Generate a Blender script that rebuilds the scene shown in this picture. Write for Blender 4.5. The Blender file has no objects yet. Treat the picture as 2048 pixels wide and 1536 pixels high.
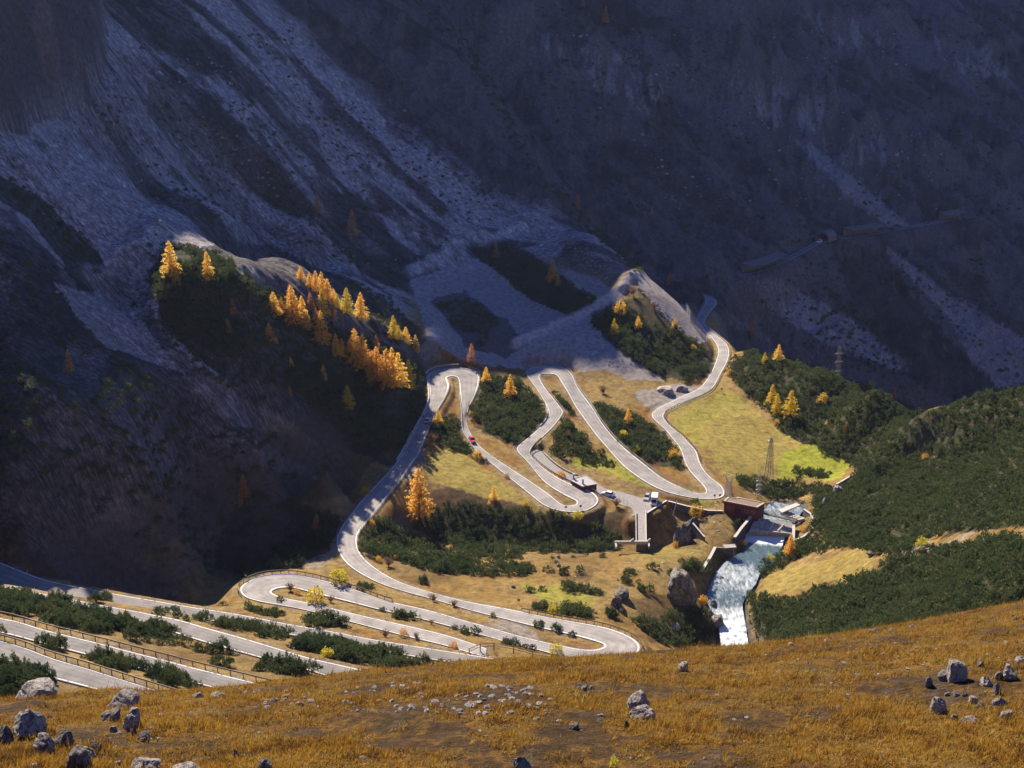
import bpy, bmesh, math, random
import numpy as np
from mathutils import Vector, Matrix

# ------------------------------------------------------------------ camera, sky, sun, exposure
FPX = 2813.0                 # focal length in pixels of a 2048 px wide frame
PITCH = math.radians(20.0)
SUN_EL, SUN_AZ = math.radians(37.0), math.radians(-25.0)   # azimuth from +Y, negative = towards -X
SUN_DIR = np.array([math.sin(SUN_AZ)*math.cos(SUN_EL), math.cos(SUN_AZ)*math.cos(SUN_EL), math.sin(SUN_EL)])
scene = bpy.context.scene
COL = scene.collection
cam_d = bpy.data.cameras.new('camera')
cam_d.sensor_width = 36.0
cam_d.lens = 36.0*FPX/2048.0
cam_d.clip_start, cam_d.clip_end = 0.5, 6000.0
cam = bpy.data.objects.new('camera', cam_d)
cam.rotation_euler = (math.radians(90)-PITCH, 0, 0)
COL.objects.link(cam)
scene.camera = cam
world = bpy.data.worlds.new('World')
scene.world = world
world.use_nodes = True
wn = world.node_tree
sky = wn.nodes.new('ShaderNodeTexSky')
sky.sky_type = 'NISHITA'
sky.sun_disc = False
sky.sun_elevation = SUN_EL
sky.sun_rotation = SUN_AZ
sky.altitude = 2000
sky.air_density, sky.dust_density, sky.ozone_density = 1.0, 0.3, 2.5
wn.nodes['Background'].inputs['Strength'].default_value = 0.056
tint = wn.nodes.new('ShaderNodeMix'); tint.data_type = 'RGBA'; tint.blend_type = 'MULTIPLY'
tint.inputs[0].default_value = 1.0; tint.inputs[7].default_value = (.54, .73, 1.34, 1)      # clear cold autumn sky
wn.links.new(sky.outputs[0], tint.inputs[6])
wn.links.new(tint.outputs[2], wn.nodes['Background'].inputs[0])
sun_d = bpy.data.lights.new('sun', 'SUN')
sun_d.energy = 5.0
sun_d.angle = math.radians(0.5)
sun_d.color = (1.0, 0.87, 0.70)
sun = bpy.data.objects.new('sun', sun_d)
sun.rotation_euler = Vector(-SUN_DIR).to_track_quat('-Z', 'Y').to_euler()
sun.location = (-200, 300, 300)
COL.objects.link(sun)
scene.view_settings.view_transform = 'Standard'
scene.view_settings.look = 'None'
scene.view_settings.exposure = 1.3
scene.view_settings.gamma = 1.0
scene.render.engine = 'CYCLES'
scene.cycles.max_bounces = 5
scene.cycles.diffuse_bounces = 2
scene.cycles.transparent_max_bounces = 8

rng = np.random.default_rng(7)
random.seed(7)
CP, SP = math.cos(PITCH), math.sin(PITCH)

# ------------------------------------------------------------------ survey: sight lines of the photograph -> places in the valley
def cm(u, v):                       # sight line: X = c*Y, Z = m*Y
    a, b = (u-1024.0)/FPX, (768.0-v)/FPX
    dy = CP+SP*b
    return a/dy, (-SP+CP*b)/dy
def PZ(u, v, z):
    c, m = cm(u, v); Y = z/m
    return (c*Y, Y, z)
def PY(u, v, Y):
    c, m = cm(u, v)
    return (c*Y, Y, m*Y)
def to_uv(x, y, z):
    f = y*CP-z*SP; up = y*SP+z*CP
    return 1024+FPX*x/f, 768-FPX*up/f
# reading frames of the survey sheets
def Z1(x, y): return x/2.926, 1050+y/2.926
def Z2(x, y): return 600+x/2.926, 900+y/2.926
def Z3(x, y): return 1000+x/2.793, 500+y/2.793
def Z4(x, y): return 600+x/3.413, 650+y/3.413
def Z5(x, y): return 1100+x/3.151, 900+y/3.151
def Z6(x, y): return 250+x/3.072, 400+y/3.072
def Z7(x, y): return 1350+x/5.12, 900+y/5.12

# ------------------------------------------------------------------ value noise
def _hash(ix, iy, seed):
    h = (ix.astype(np.int64)*374761393+iy.astype(np.int64)*668265263+seed*982451653) & 0xffffffff
    h = ((h ^ (h >> 13))*1274126177) & 0xffffffff
    return ((h ^ (h >> 16)) & 0xffff)/65535.0
def vnoise(x, y, seed=0):
    x = np.asarray(x, float); y = np.asarray(y, float)
    ix, iy = np.floor(x), np.floor(y); fx, fy = x-ix, y-iy
    fx = fx*fx*fx*(fx*(fx*6-15)+10); fy = fy*fy*fy*(fy*(fy*6-15)+10)
    a, b = _hash(ix, iy, seed), _hash(ix+1, iy, seed)
    c, d = _hash(ix, iy+1, seed), _hash(ix+1, iy+1, seed)
    return (a+(b-a)*fx)+((c+(d-c)*fx)-(a+(b-a)*fx))*fy
def fbm(x, y, octv=4, seed=0, gain=0.5):
    s, a, t = 0, 1.0, 0
    for k in range(octv):
        s = s+a*(vnoise(x*2**k+17.3*k, y*2**k-9.1*k, seed+k)*2-1); t += a; a *= gain
    return s/t
def sstep(a, b, x):
    t = np.clip((np.asarray(x, float)-a)/(b-a), 0, 1)
    return t*t*(3-2*t)

# ------------------------------------------------------------------ the road, traced edge by edge: (left edge, right edge, height)
# each station: (frame, xL, yL, xR, yR, z)
ROAD_MAIN = [
 (Z2,1100,1215,1100,1165,-165.5),(Z2,1000,1190,1000,1130,-166),(Z2,850,1145,860,1085,-166.5),(Z2,700,1110,700,1045,-167),(Z2,500,1060,500,1000,-167.5),(Z2,300,1007,300,955,-168),
 (Z2,100,955,100,905,-168.5),(Z2,0,930,0,885,-169),(Z1,1630,468,1650,425,-169.4),
 (Z1,1510,447,1610,408,-169.6),(Z1,1420,415,1592,395,-170),(Z1,1400,370,1600,382,-170.2),(Z1,1440,332,1625,372,-170.4),(Z1,1530,296,1660,367,-170.6),
 (Z1,1680,283,1720,368,-170.8),(Z1,1850,310,1830,398,-171),(Z1,2048,365,2048,452,-171.5),
 (Z2,500,880,500,944,-172.8),(Z2,650,914,650,974,-173),(Z2,800,950,800,1013,-173.4),(Z2,950,995,950,1052,-173.8),(Z2,1100,1035,1100,1094,-174.2),
 (Z2,1250,1080,1250,1136,-174.6),(Z2,1400,1117,1400,1172,-175),(Z2,1520,1143,1520,1205,-175.3),(Z2,1640,1166,1640,1235,-175.6),(Z2,1720,1168,1790,1255,-175.8),
 (Z2,1762,1158,1905,1235,-176),(Z2,1778,1147,1983,1187,-176.2),(Z2,1770,1135,1990,1140,-176.4),(Z2,1740,1124,1930,1090,-176.6),(Z2,1680,1106,1800,1040,-176.8),
 (Z2,1580,1080,1630,1008,-177),(Z2,1400,1040,1400,967,-177.5),(Z2,1200,990,1200,927,-178),(Z2,1000,940,1000,892,-178.5),(Z2,800,880,800,842,-179),
 (Z2,600,826,620,788,-179.5),(Z2,440,770,490,725,-180),(Z2,300,690,390,650,-180.3),(Z2,236,620,345,590,-180.6),(Z2,213,550,333,530,-180.8),
 (Z2,230,470,350,470,-181),(Z2,335,325,440,365,-181),(Z2,420,230,530,248,-181),(Z2,490,158,605,155,-181),(Z4,590,1020,745,970,-180.8),
 (Z4,690,895,810,880,-180),(Z4,742,795,850,775,-179.2),(Z4,805,680,905,655,-178.4),(Z4,850,600,937,578,-177.8),(Z4,884,510,985,500,-177.2),
 (Z4,880,430,1018,425,-176.8),(Z4,872,350,1002,375,-176.6),(Z4,897,322,1003,359,-176.6),(Z4,960,300,1020,352,-176.6),(Z4,1070,290,1045,350,-176.8),
 (Z4,1150,297,1070,358,-177),(Z4,1205,315,1080,375,-177.4),(Z4,1225,345,1085,410,-177.8),(Z4,1215,420,1090,470,-178.5),(Z4,1190,490,1100,560,-179.2),
 (Z4,1160,550,1103,625,-180),(Z4,1137,610,1105,690,-180.6),(Z4,1140,685,1115,735,-181.2),(Z4,1170,750,1148,790,-181.8),(Z4,1212,812,1190,852,-182.3),
 (Z4,1290,880,1250,900,-182.8),(Z4,1380,942,1320,957,-183.3),(Z4,1480,1007,1410,1030,-183.8),(Z4,1580,1072,1510,1108,-184.2),(Z4,1690,1148,1590,1175,-184.6),
 (Z4,1760,1205,1650,1222,-185),(Z4,1800,1230,1740,1262,-185.1),(Z4,1850,1233,1850,1277,-185.2),(Z4,1880,1225,1950,1269,-185.2),(Z4,1887,1213,2028,1225,-185.2),
 (Z4,1880,1200,2036,1180,-185.2),(Z4,1850,1185,1990,1135,-185.1),(Z4,1770,1143,1880,1098,-185),(Z3,250,1300,310,1265,-184.6),(Z3,195,1235,215,1195,-184.2),
 (Z3,150,1180,170,1145,-183.8),(Z3,100,1130,167,1122,-183.4),(Z3,95,1100,185,1095,-183),(Z3,150,1055,222,1060,-182.4),(Z3,230,985,290,995,-181.6),
 (Z3,265,940,335,940,-181.2),(Z3,270,900,354,905,-180.8),(Z3,250,850,338,880,-180.4),(Z3,212,790,300,830,-180),(Z3,177,740,250,768,-179.6),
 (Z3,146,692,222,718,-179.4),(Z3,155,668,224,698,-179.4),(Z3,200,655,245,692,-179.4),(Z3,280,650,290,693,-179.6),(Z3,350,655,320,703,-179.8),
 (Z3,390,677,345,745,-180.2),(Z3,412,715,380,800,-180.8),(Z3,430,760,400,838,-181.4),(Z3,467,812,430,890,-182),(Z3,512,872,480,960,-182.8),
 (Z3,560,950,540,1040,-183.6),(Z3,620,1030,610,1120,-184.4),(Z3,700,1110,690,1210,-185.2),(Z3,800,1190,785,1280,-186),(Z3,900,1270,880,1333,-186.6),
 (Z3,1000,1322,975,1365,-187.1),(Z3,1070,1350,1060,1382,-187.4),(Z3,1120,1362,1120,1391,-187.6),(Z3,1145,1358,1185,1392,-187.7),(Z3,1150,1345,1240,1382,-187.7),
 (Z3,1140,1325,1256,1358,-187.7),(Z3,1110,1290,1240,1318,-187.5),(Z3,1062,1240,1185,1278,-187.2),(Z3,1032,1190,1140,1230,-186.9),(Z3,1018,1145,1114,1180,-186.6),
 (Z3,1000,1100,1100,1130,-186.3),(Z3,960,1050,1068,1090,-186),(Z3,920,1000,1020,1040,-185.7),(Z3,873,960,970,1000,-185.4),(Z3,848,930,920,950,-185.2),
 (Z3,850,912,914,915,-185.1),(Z3,880,885,950,890,-185.1),(Z3,930,860,1000,865,-185.2),(Z3,1020,815,1080,832,-185.4),(Z3,1100,780,1150,802,-185.6),
 (Z3,1143,740,1195,765,-185.8),(Z3,1182,680,1232,690,-186),(Z3,1210,610,1270,622,-186.4),(Z3,1219,560,1281,570,-186.8),(Z3,1205,520,1270,532,-187.2),
 (Z3,1175,485,1236,498,-187.6),(Z3,1130,450,1185,460,-188.2),(Z3,1095,410,1140,415,-189),(Z3,1105,370,1152,375,-189.6),(Z3,1135,320,1190,325,-190.4),
 (Z3,1150,280,1212,293,-191),(Z3,1125,240,1175,258,-191.5)]
ROAD_D = [(Z1,-120,175,-120,290,-161),(Z1,0,225,0,345,-162),(Z1,100,265,100,378,-162.4),(Z1,220,312,220,402,-162.8),(Z1,330,342,330,415,-163.2),(Z1,520,378,520,440,-163.6),(Z1,700,412,700,467,-164),(Z1,900,446,900,500,-164.2),
 (Z1,1100,481,1100,535,-164.4),(Z1,1300,511,1300,567,-164.6),(Z1,1500,546,1500,602,-164.6),(Z1,1700,586,1700,640,-164.6),
 (Z2,200,1068,200,1120,-164.6),(Z2,400,1108,400,1160,-164.6),(Z2,600,1140,600,1195,-164.6),(Z2,800,1172,800,1228,-164.6),(Z2,1000,1203,1000,1262,-164.8),(Z2,1150,1228,1150,1290,-165),(Z2,1350,1260,1350,1325,-165.2)]
ROAD_C = [(Z1,-120,330,-120,375,-160.2),(Z1,0,360,0,400,-159),(Z1,100,376,100,415,-158),(Z1,190,393,190,435,-157),(Z1,300,415,300,455,-156),(Z1,430,440,430,485,-155.2),(Z1,600,474,600,520,-154.4),(Z1,750,500,750,552,-153.6),(Z1,900,530,900,592,-153),
 (Z1,1050,560,1050,635,-152.4),(Z1,1200,605,1200,682,-152),(Z1,1400,660,1400,738,-151.5),(Z1,1600,720,1600,793,-151),(Z1,1800,780,1800,845,-150.6),(Z1,1930,810,1930,885,-150.3),(Z2,420,1305,420,1385,-149.5)]
ROAD_B = [(Z1,-150,505,-150,585,-138),(Z1,0,548,0,625,-138.6),(Z1,100,568,100,648,-139),(Z1,250,615,250,690,-139.4),(Z1,430,660,430,735,-139.8),(Z1,600,702,600,780,-140),(Z1,800,755,800,832,-140.2),(Z1,970,797,970,873,-140.4),
 (Z1,1100,832,1100,910,-140.4),(Z1,1300,882,1300,962,-140.4),(Z1,1540,940,1540,1020,-140.4),(Z1,1750,990,1750,1070,-140.4)]
ROAD_A = [(Z1,-180,635,-180,720,-131),(Z1,0,680,0,775,-130.4),(Z1,150,724,150,830,-130),(Z1,300,783,300,888,-129.7),(Z1,500,840,500,940,-129.4),(Z1,650,888,650,985,-129.2),(Z1,800,935,800,1030,-129),(Z1,1000,997,1000,1090,-128.8),(Z1,1250,1070,1250,1165,-128.5)]
ROAD_YARD = [(Z3,195,1110,160,1135,-183.6),(Z3,225,1120,182,1160,-184),(Z3,262,1160,215,1190,-184.4),(Z3,320,1210,262,1222,-184.8),(Z3,385,1248,330,1262,-185.2),(Z3,430,1262,385,1290,-185.6),(Z3,520,1290,470,1335,-186),(Z3,590,1335,540,1362,-186.3),
 (Z3,680,1352,600,1385,-186.6),(Z3,770,1380,680,1425,-186.9),(Z3,860,1400,735,1440,-187),(Z3,905,1412,740,1465,-187.1),(Z3,850,1455,738,1490,-187.1)]
ROAD_FAR = [(Z3,1125,240,1175,258,-191.5),(Z3,1150,200,1200,215,-194),]
ROAD_GALLERY = [(1470,548,1474,553.0,-190),(1520,537,1524,542.6,-191),(1560,521,1565,526.6,-192),(1605,499,1610,504.6,-193),(1640,480,1646,485.0,-194),(1700,470,1704,475.0,-196),(1760,462,1764,466.3,-198),(1830,449,1834,453.3,-200),(1900,437,1904,441.3,-202),(1960,428,1964,431.7,-203)]

def catmull(P, n):
    P = np.asarray(P, float); out = []
    Q = np.vstack([2*P[0]-P[1], P, 2*P[-1]-P[-2]])
    for i in range(1, len(Q)-2):
        p0, p1, p2, p3 = Q[i-1], Q[i], Q[i+1], Q[i+2]
        for t in np.arange(n)/n:
            out.append(0.5*((2*p1)+(-p0+p2)*t+(2*p0-5*p1+4*p2-p3)*t*t+(-p0+3*p1-3*p2+p3)*t**3))
    out.append(P[-1]); return np.array(out)
def gsmooth(A, sig):
    r = int(3*sig)+1; k = np.exp(-0.5*(np.arange(-r, r+1)/sig)**2); k /= k.sum()
    B = np.vstack([np.repeat(A[:1], r, 0), A, np.repeat(A[-1:], r, 0)])
    return np.stack([np.convolve(B[:, j], k, 'valid') for j in range(A.shape[1])], 1)
def road_edges(st, n=8):
    L, R = [], []
    for s in st:
        if len(s) == 6:
            f, xl, yl, xr, yr, z = s
            L.append(PZ(*f(xl, yl), z)); R.append(PZ(*f(xr, yr), z))
        else:
            L.append(PZ(s[0], s[1], s[4])); R.append(PZ(s[2], s[3], s[4]))
    L, R = catmull(L, n), catmull(R, n)
    L, R = gsmooth(L, 2.0), gsmooth(R, 2.0)
    zz = gsmooth(((L+R)/2)[:, 2:3], 12.0)[:, 0]
    # keep the plan position consistent with the smoothed height
    for E in (L, R):
        k = zz/E[:, 2]; E[:, 0] *= k; E[:, 1] *= k; E[:, 2] = zz
    return L, R
ROADS = {}
for nm, st in (('main', ROAD_MAIN), ('d', ROAD_D), ('c', ROAD_C), ('b', ROAD_B), ('a', ROAD_A), ('yard', ROAD_YARD), ('gallery', ROAD_GALLERY)):
    ROADS[nm] = road_edges(st)
    if nm in 'abcd':
        L_, R_ = ROADS[nm]; C_ = (L_+R_)/2; ROADS[nm] = (C_+(L_-C_)*1.14, C_+(R_-C_)*1.14)

# ------------------------------------------------------------------ terrain heights
CTL = []
def cz(*pts):
    for p in pts: CTL.append(PZ(*p))
def cy(*pts):
    for p in pts: CTL.append(PY(*p))
# near mountain: one scree plane falling to the right
def plane1_Y(u, v):
    c, m = cm(u, v)
    push = (48+30*min(max((u-450)/250, 0), 1))*min(max((745-v)/200, 0), 1)**(.6 if u > 850 else 1.0)*min(max((1275-u)/250, 0), 1)*min(max((u-120)/200, 0), 1)
    return 340.9/(.37-.6*c-m)+push
def plane2_Y(u, v):
    c, m = cm(u, v); return 467.8/(.47-.52*c-m)
for (u, v) in [(-350,-60),(-350,200),(-350,450),(-350,700),(0,40),(0,250),(0,450),(20,640),(0,800),(20,930),(150,120),(150,350),(150,560),(150,760),(160,930),(300,40),(300,230),(300,400),
               (280,640),(300,800),(300,930),(470,60),(470,250),(450,430),(600,60),(600,230),(600,400),(700,500),(760,80),(760,250),(760,400),(800,540),(900,200),(900,330),(900,470),(870,600),
               (1000,250),(1000,380),(980,520),(980,640),(1080,360),(1100,480),(1080,600),(1100,690),(1180,460),(1200,560),(1200,640),(1280,560),(1300,640),(1250,720),(820,20),(940,130)]:
    CTL.append(PY(u, v, plane1_Y(u, v)))
SP0 = lambda u, v: 340.9/(.37-.6*cm(u, v)[0]-cm(u, v)[1])
# larch spur, standing out from the slope; the gully below it stands back
cy(*[(u, v, SP0(u, v)-d) for u, v, d in [(335,520,12),(420,560,10),(520,620,8),(600,650,-6),(700,720,-22),(790,770,-18),(640,610,-2),(600,590,-2),(650,625,-4),(700,655,-14),(740,675,-20),(800,690,-22),(860,715,-30),
    (470,520,-14),(540,520,-24),(620,515,-30),(700,565,-34),(760,600,-46),(400,470,-22),(480,440,-40),(330,450,-6),(400,400,-36),(700,525,-62),(660,480,-64),(620,460,-58),(740,530,-70)]])
cy(*[(u, v, SP0(u, v)+d) for u, v, d in [(300,700,8),(220,650,4),(330,690,5),(430,780,6),(520,860,3),(640,900,5),(560,785,8),(660,800,14),(650,730,18),(600,705,12),(720,790,24),(560,735,8),(440,680,-2)]])
for u, v, Y_, dz_ in [(520,560,500,-10),(580,540,500,-10),(640,540,500,-10),(700,550,500,-12),(750,570,500,-12),(800,620,490,-8),(460,510,480,-8),(640,520,540,-6),(720,530,545,-6),(540,520,535,-5)]:
    c_, m_ = cm(u, v); CTL.append((c_*Y_, Y_, m_*Y_+dz_))
# far mountain across the gorge
for (u, v) in [(1060,-50),(1060,60),(1100,160),(1200,60),(1200,260),(1250,380),(1350,60),(1350,220),(1350,380),(1420,500),(1500,40),(1500,180),(1500,330),(1700,40),(1700,180),(1700,330),(1900,40),(1900,200),(1900,340),
               (2048,40),(2048,200),(2048,340),(2300,50),(2300,250),(2300,450),(1560,600),(1620,660),(1700,560),(1700,680),(1800,620),(1800,740),(1900,560),(1950,720),(2048,600),(2048,720),(2300,650),(1500,620)]:
    CTL.append(PY(u, v, plane2_Y(u, v)))
# gorge behind the near crest
for (u, v, Y, dz) in [(1000,120,760,-25),(1120,300,690,-25),(1220,420,650,-25),(1330,530,630,-20)]:
    c, m = cm(u, v); CTL.append((c*Y, Y, m*Y+dz))
# far road bench
for s in ROAD_GALLERY: CTL.append(PZ((s[0]+s[2])/2, (s[1]+s[3])/2, s[4]))
# bushy moraine ridge on the right, and the drop behind it
cz((1480,700,-183),(1560,720,-180),(1650,748,-176),(1750,785,-171),(1850,828,-165),(1940,825,-160),(2048,800,-153),(2250,760,-140),
   (1550,800,-187),(1650,850,-187),(1750,880,-182),(1850,900,-175),(1700,940,-186),(1850,980,-172),(2000,880,-162),(2000,960,-154),(2250,900,-128),
   (1900,1060,-160),(2000,1060,-146),(1800,1030,-172),(2048,1150,-132),(1900,1150,-153),(1800,1110,-167),(1700,1120,-178),(1650,1180,-181),(1750,1200,-168),(1850,1190,-157),(1600,1250,-181),(2250,1100,-118),(2250,1250,-105),(1680,1010,-184),(1730,970,-184))
for (u, v, z) in [(1560,720,-180),(1650,748,-176),(1750,785,-171),(1850,828,-165),(1940,825,-160),(2048,800,-153),(2250,760,-140)]:
    c, m = cm(u, v); Yr = z/m
    for d_, q_ in ((28, 5), (60, 16), (110, 40)): CTL.append((c*(Yr+d_), Yr+d_, m*(Yr+d_)-q_))
# valley floor, meadow
cz((1430,870,-187),(1480,830,-187),(1540,850,-189),(1460,930,-188),(1520,930,-189),(1600,930,-190),(1690,940,-190),(1560,980,-192),(1440,780,-186.5),(1290,790,-184),(1380,760,-185),
   (1330,770,-185),(1160,780,-182),(1250,900,-186),(1330,940,-187),(1400,965,-188),(1200,930,-186.5),(1130,900,-184),(1130,830,-182),(1040,800,-181),(980,800,-181),(1000,880,-183),
   (1250,800,-183),(1310,860,-185.5),(1220,1000,-187),(1300,1000,-187.3),(1400,1010,-188.3),(1450,1030,-188.5),(1430,1060,-188.8),
   # promontory and its cliff towards the ravine
   (870,930,-181),(950,940,-183),(900,985,-183),(1000,990,-185),(1090,1025,-186),(1180,1042,-187),(1245,1030,-187.5),
   (820,1005,-185.5),(900,1035,-187.5),(1000,1048,-188.5),(1100,1062,-190),(1200,1078,-191.5),(1250,1085,-192),
   # ravine floor
   (1350,1075,-194.5),(1300,1085,-194.5),(1200,1092,-194.5),(1080,1082,-193),(980,1082,-192.5),(880,1068,-192),(800,1062,-191),(735,1048,-190.5),(655,1032,-189.5),(570,1048,-189),(480,1088,-188.5),
   (400,1120,-187),(300,1150,-180),(200,1160,-176),(60,1130,-170),(-150,1060,-165),
   # south bank
   (600,1080,-188),(660,1090,-183),(560,1120,-183),(750,1080,-184),(800,1085,-188),(830,1110,-186),(930,1100,-190),(950,1125,-187),(1050,1110,-189),(1100,1120,-187.5),(1200,1115,-188.5),(1270,1105,-188.8),
   (1330,1110,-189.2),(1390,1110,-190),(1000,1150,-185),(1150,1160,-185.5),(1300,1170,-186.5),(1380,1140,-189),(1200,1230,-181.5),(1330,1230,-188),(1310,1290,-186),(1380,1290,-196),
   (1400,1200,-193),(1430,1075,-189.5))
# torrent
RIVER_C = [(1575,1010,-190.2),(1560,1030,-190.8),(1540,1048,-191.2),(1530,1075,-192.4),(1520,1110,-192.8),(1490,1130,-193),(1470,1160,-193.6),(1450,1200,-194.6),(1462,1240,-196),(1468,1280,-197.4),(1475,1330,-199)]
cz(*[(u, v, z-.8) for u, v, z in RIVER_C])
cz((1600,1130,-189),(1560,1150,-190),(1530,1200,-190),(1545,1260,-190),(1410,1150,-191),(1640,1060,-187))
for nm in ('main', 'd', 'c', 'b', 'a', 'yard'):
    L, R = ROADS[nm]
    for p in ((L+R)/2)[::10]: CTL.append(tuple(p))
# hidden drop behind the near knoll
for c in (-.5, -.35, -.2, -.05, .1, .2, .3, .42, .55):
    for Y in (120, 150):
        CTL.append((c*Y, Y, -.60*Y-(18 if Y == 120 else 26)))
for c in (0.02, .12, .22, .32, .45):
    CTL.append((c*210, 210, -.6*210-28+max(0, c-.2)*60))
CTL = np.array(CTL)

class TPS:
    def __init__(s, P, lam=0.002):
        s.x0 = P[:, :2].mean(0); s.c = (P[:, :2]-s.x0)/100.0; n = len(P)
        d = np.linalg.norm(s.c[:, None]-s.c[None], axis=2)
        K = s.k(d)+lam*np.eye(n); Q = np.hstack([np.ones((n, 1)), s.c])
        A = np.zeros((n+3, n+3)); A[:n, :n] = K; A[:n, n:] = Q; A[n:, :n] = Q.T
        s.w = np.linalg.solve(A, np.concatenate([P[:, 2], np.zeros(3)]))
    def k(s, r):
        return np.where(r > 1e-9, r*r*np.log(r+1e-12), 0)
    def __call__(s, x, y):
        X = np.stack([x.ravel(), y.ravel()], 1); X = (X-s.x0)/100.0
        out = np.empty(len(X)); n = len(s.c)
        for i in range(0, len(X), 20000):
            q = X[i:i+20000]
            d = np.sqrt((q[:, None, 0]-s.c[None, :, 0])**2+(q[:, None, 1]-s.c[None, :, 1])**2)
            out[i:i+20000] = s.k(d)@s.w[:n]+s.w[n]+q@s.w[n+1:]
        return out.reshape(np.shape(x))
# drop near duplicates
keep = []
for i, p in enumerate(CTL):
    if all((p[0]-CTL[j][0])**2+(p[1]-CTL[j][1])**2 > 9 for j in keep): keep.append(i)
CTL = CTL[keep]
tps = TPS(CTL)

# grid that is finer where the ground is nearer
rows = [12.0]
while rows[-1] < 2200:
    y = rows[-1]
    if y < 118: s = max(.10, y*.0052)
    elif y < 185: s = 1.3
    elif y < 545: s = .72
    else: s = min(14, .72+(y-545)*.0085)
    rows.append(y+s)
GY = np.array(rows)
NC = 1150
GC = np.linspace(-.63, .63, NC)
X = GC[None, :]*GY[:, None]; Y = np.repeat(GY[:, None], NC, 1)
ri = np.unique(np.concatenate([np.arange(0, len(GY), 4), [len(GY)-1]])); ci = np.unique(np.concatenate([np.arange(0, NC, 6), [NC-1]]))
Zc = tps(X[np.ix_(ri, ci)], Y[np.ix_(ri, ci)])
tmp = np.stack([np.interp(np.arange(NC), ci, Zc[k]) for k in range(len(ri))])
Z = np.empty((len(GY), NC))
fi = np.interp(np.arange(len(GY)), ri, np.arange(len(ri))); i0 = np.clip(fi.astype(int), 0, len(ri)-2); ff = (fi-i0)[:, None]
Z = tmp[i0]*(1-ff)+tmp[i0+1]*ff
# foreground knoll
CREST = np.array([(-300,1420),(0,1402),(110,1396),(220,1386),(360,1385),(470,1375),(560,1364),(750,1341),(1000,1322),(1150,1317),(1300,1306),(1450,1297),(1600,1280),(1700,1266),(1800,1250),(1900,1233),(2048,1206),(2350,1160)])
cc = np.array([cm(u, v)[0] for u, v in CREST]); mm = np.array([-cm(u, v)[1] for u, v in CREST])
Tc = np.interp(GC, cc, mm); Yc = np.interp(GC, [-.5, .0, .5], [54, 56, 74])
Kc = (.708-Tc)*27/(27-Yc)**2
ZF = -Tc[None]*Y-Kc[None]*(Y-Yc[None])**2*np.where(Y > Yc[None], 1.25, 1.0)
ZF = ZF+fbm(X*.13, Y*.13, 4, 11)*.55*sstep(0, 10, np.abs(Y-Yc[None]))+fbm(X*.9, Y*.9, 3, 12)*.10
wF = sstep(100, 165, Y)
Zb = Z.copy()
# relief of the valley and the slopes
U, V = to_uv(X, Y, Z)
fall = np.array([.978, -.208])                     # direction the scree runs
ac = -X*fall[1]+Y*fall[0]; al = X*fall[0]+Y*fall[1]
GRAD = np.hypot(*np.gradient(Z, axis=(0, 1))) if False else None
mtn = sstep(-150, -118, Z)*sstep(0, 1, (Y-330)/60)
far2 = sstep(610, 680, Y+X*.25)
p1 = plane1_Y(0, 0)
slope_m = np.clip(sstep(8, 40, (Z-(-184)))*sstep(300, 380, Y-X*.5*(X < 0)), 0, 1)
slope_m = np.maximum(slope_m, far2)*(1-sstep(60, 90, X)*(1-sstep(500, 560, Y-(X-100)*.1)))
ridged = 1-np.abs(fbm(ac/46, al/260, 4, 21))*2
rg2 = 1-np.abs(fbm(ac/13, al/130, 3, 27))*2
Z = Z+slope_m*((ridged-.55)*2.4+(rg2-.6)*1.5+fbm(ac/5, al/60, 3, 22)*.9+fbm(ac/2.2, al/14, 3, 26)*.55+fbm(X/2.2, Y/2.2, 3, 28)*.35)
rockn = 1-np.abs(fbm(X/60, Y/60, 5, 23))*2
rk2 = 1-np.abs(fbm(X/17, Y/17, 5, 29, .6))*2
Z = Z+far2*slope_m*((rockn-.5)*6+(rk2-.6)*4.5+fbm(X/4, Y/4, 4, 30, .65)*1.8)+far2*sstep(720, 900, Y)*(fbm(X/25, Y/25, 4, 24)*4+fbm(ac/9, al/50, 3, 20)*2.5)
Z = Z+(1-slope_m)*sstep(165, 200, Y)*fbm(X/14, Y/14, 4, 25)*.7
# eroded berms that lead the debris channels (photograph: pale crests crossing the slope)
def seg_dist(px, py, poly):
    best = np.full(px.shape, 1e9); tt = np.zeros(px.shape)
    for i in range(len(poly)-1):
        ax, ay = poly[i][:2]; bx, by = poly[i+1][:2]
        t = np.clip(((px-ax)*(bx-ax)+(py-ay)*(by-ay))/((bx-ax)**2+(by-ay)**2+1e-9), 0, 1)
        d = np.hypot(px-(ax+t*(bx-ax)), py-(ay+t*(by-ay)))
        m = d < best; best = np.where(m, d, best); tt = np.where(m, i+t, tt)
    return best, tt
def hit0(u, v, Zg):
    c, m = cm(u, v); k = int(round((c-GC[0])/(GC[1]-GC[0]))); k = min(max(k, 0), NC-1)
    col = Zg[:, k]-m*GY; idx = np.nonzero((col > 0) & (GY > 100))[0]
    if not len(idx): return (c*GY[-1], GY[-1])
    j = idx[0]; return (c*GY[j], GY[j])
BERMS = [([(180,548),(240,532),(290,500),(312,462)], 4, 4), ([(470,590),(490,560),(512,548)], 5, 5), ([(820,545),(880,520),(940,475),(1050,450)], 3, 3.5),
         ([(1030,690),(1090,660),(1185,615),(1240,580),(1282,550)], 3.2, 3.2), ([(850,720),(862,690),(872,660)], 4, 4.5)]
for pts, hgt, wid in BERMS:
    poly = [hit0(u, v, Z) for u, v in pts]
    d, t = seg_dist(X, Y, poly)
    Z = Z+hgt*np.exp(-(d/wid)**2)*(0.8+.3*fbm(X/6, Y/6, 2, 31))
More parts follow.
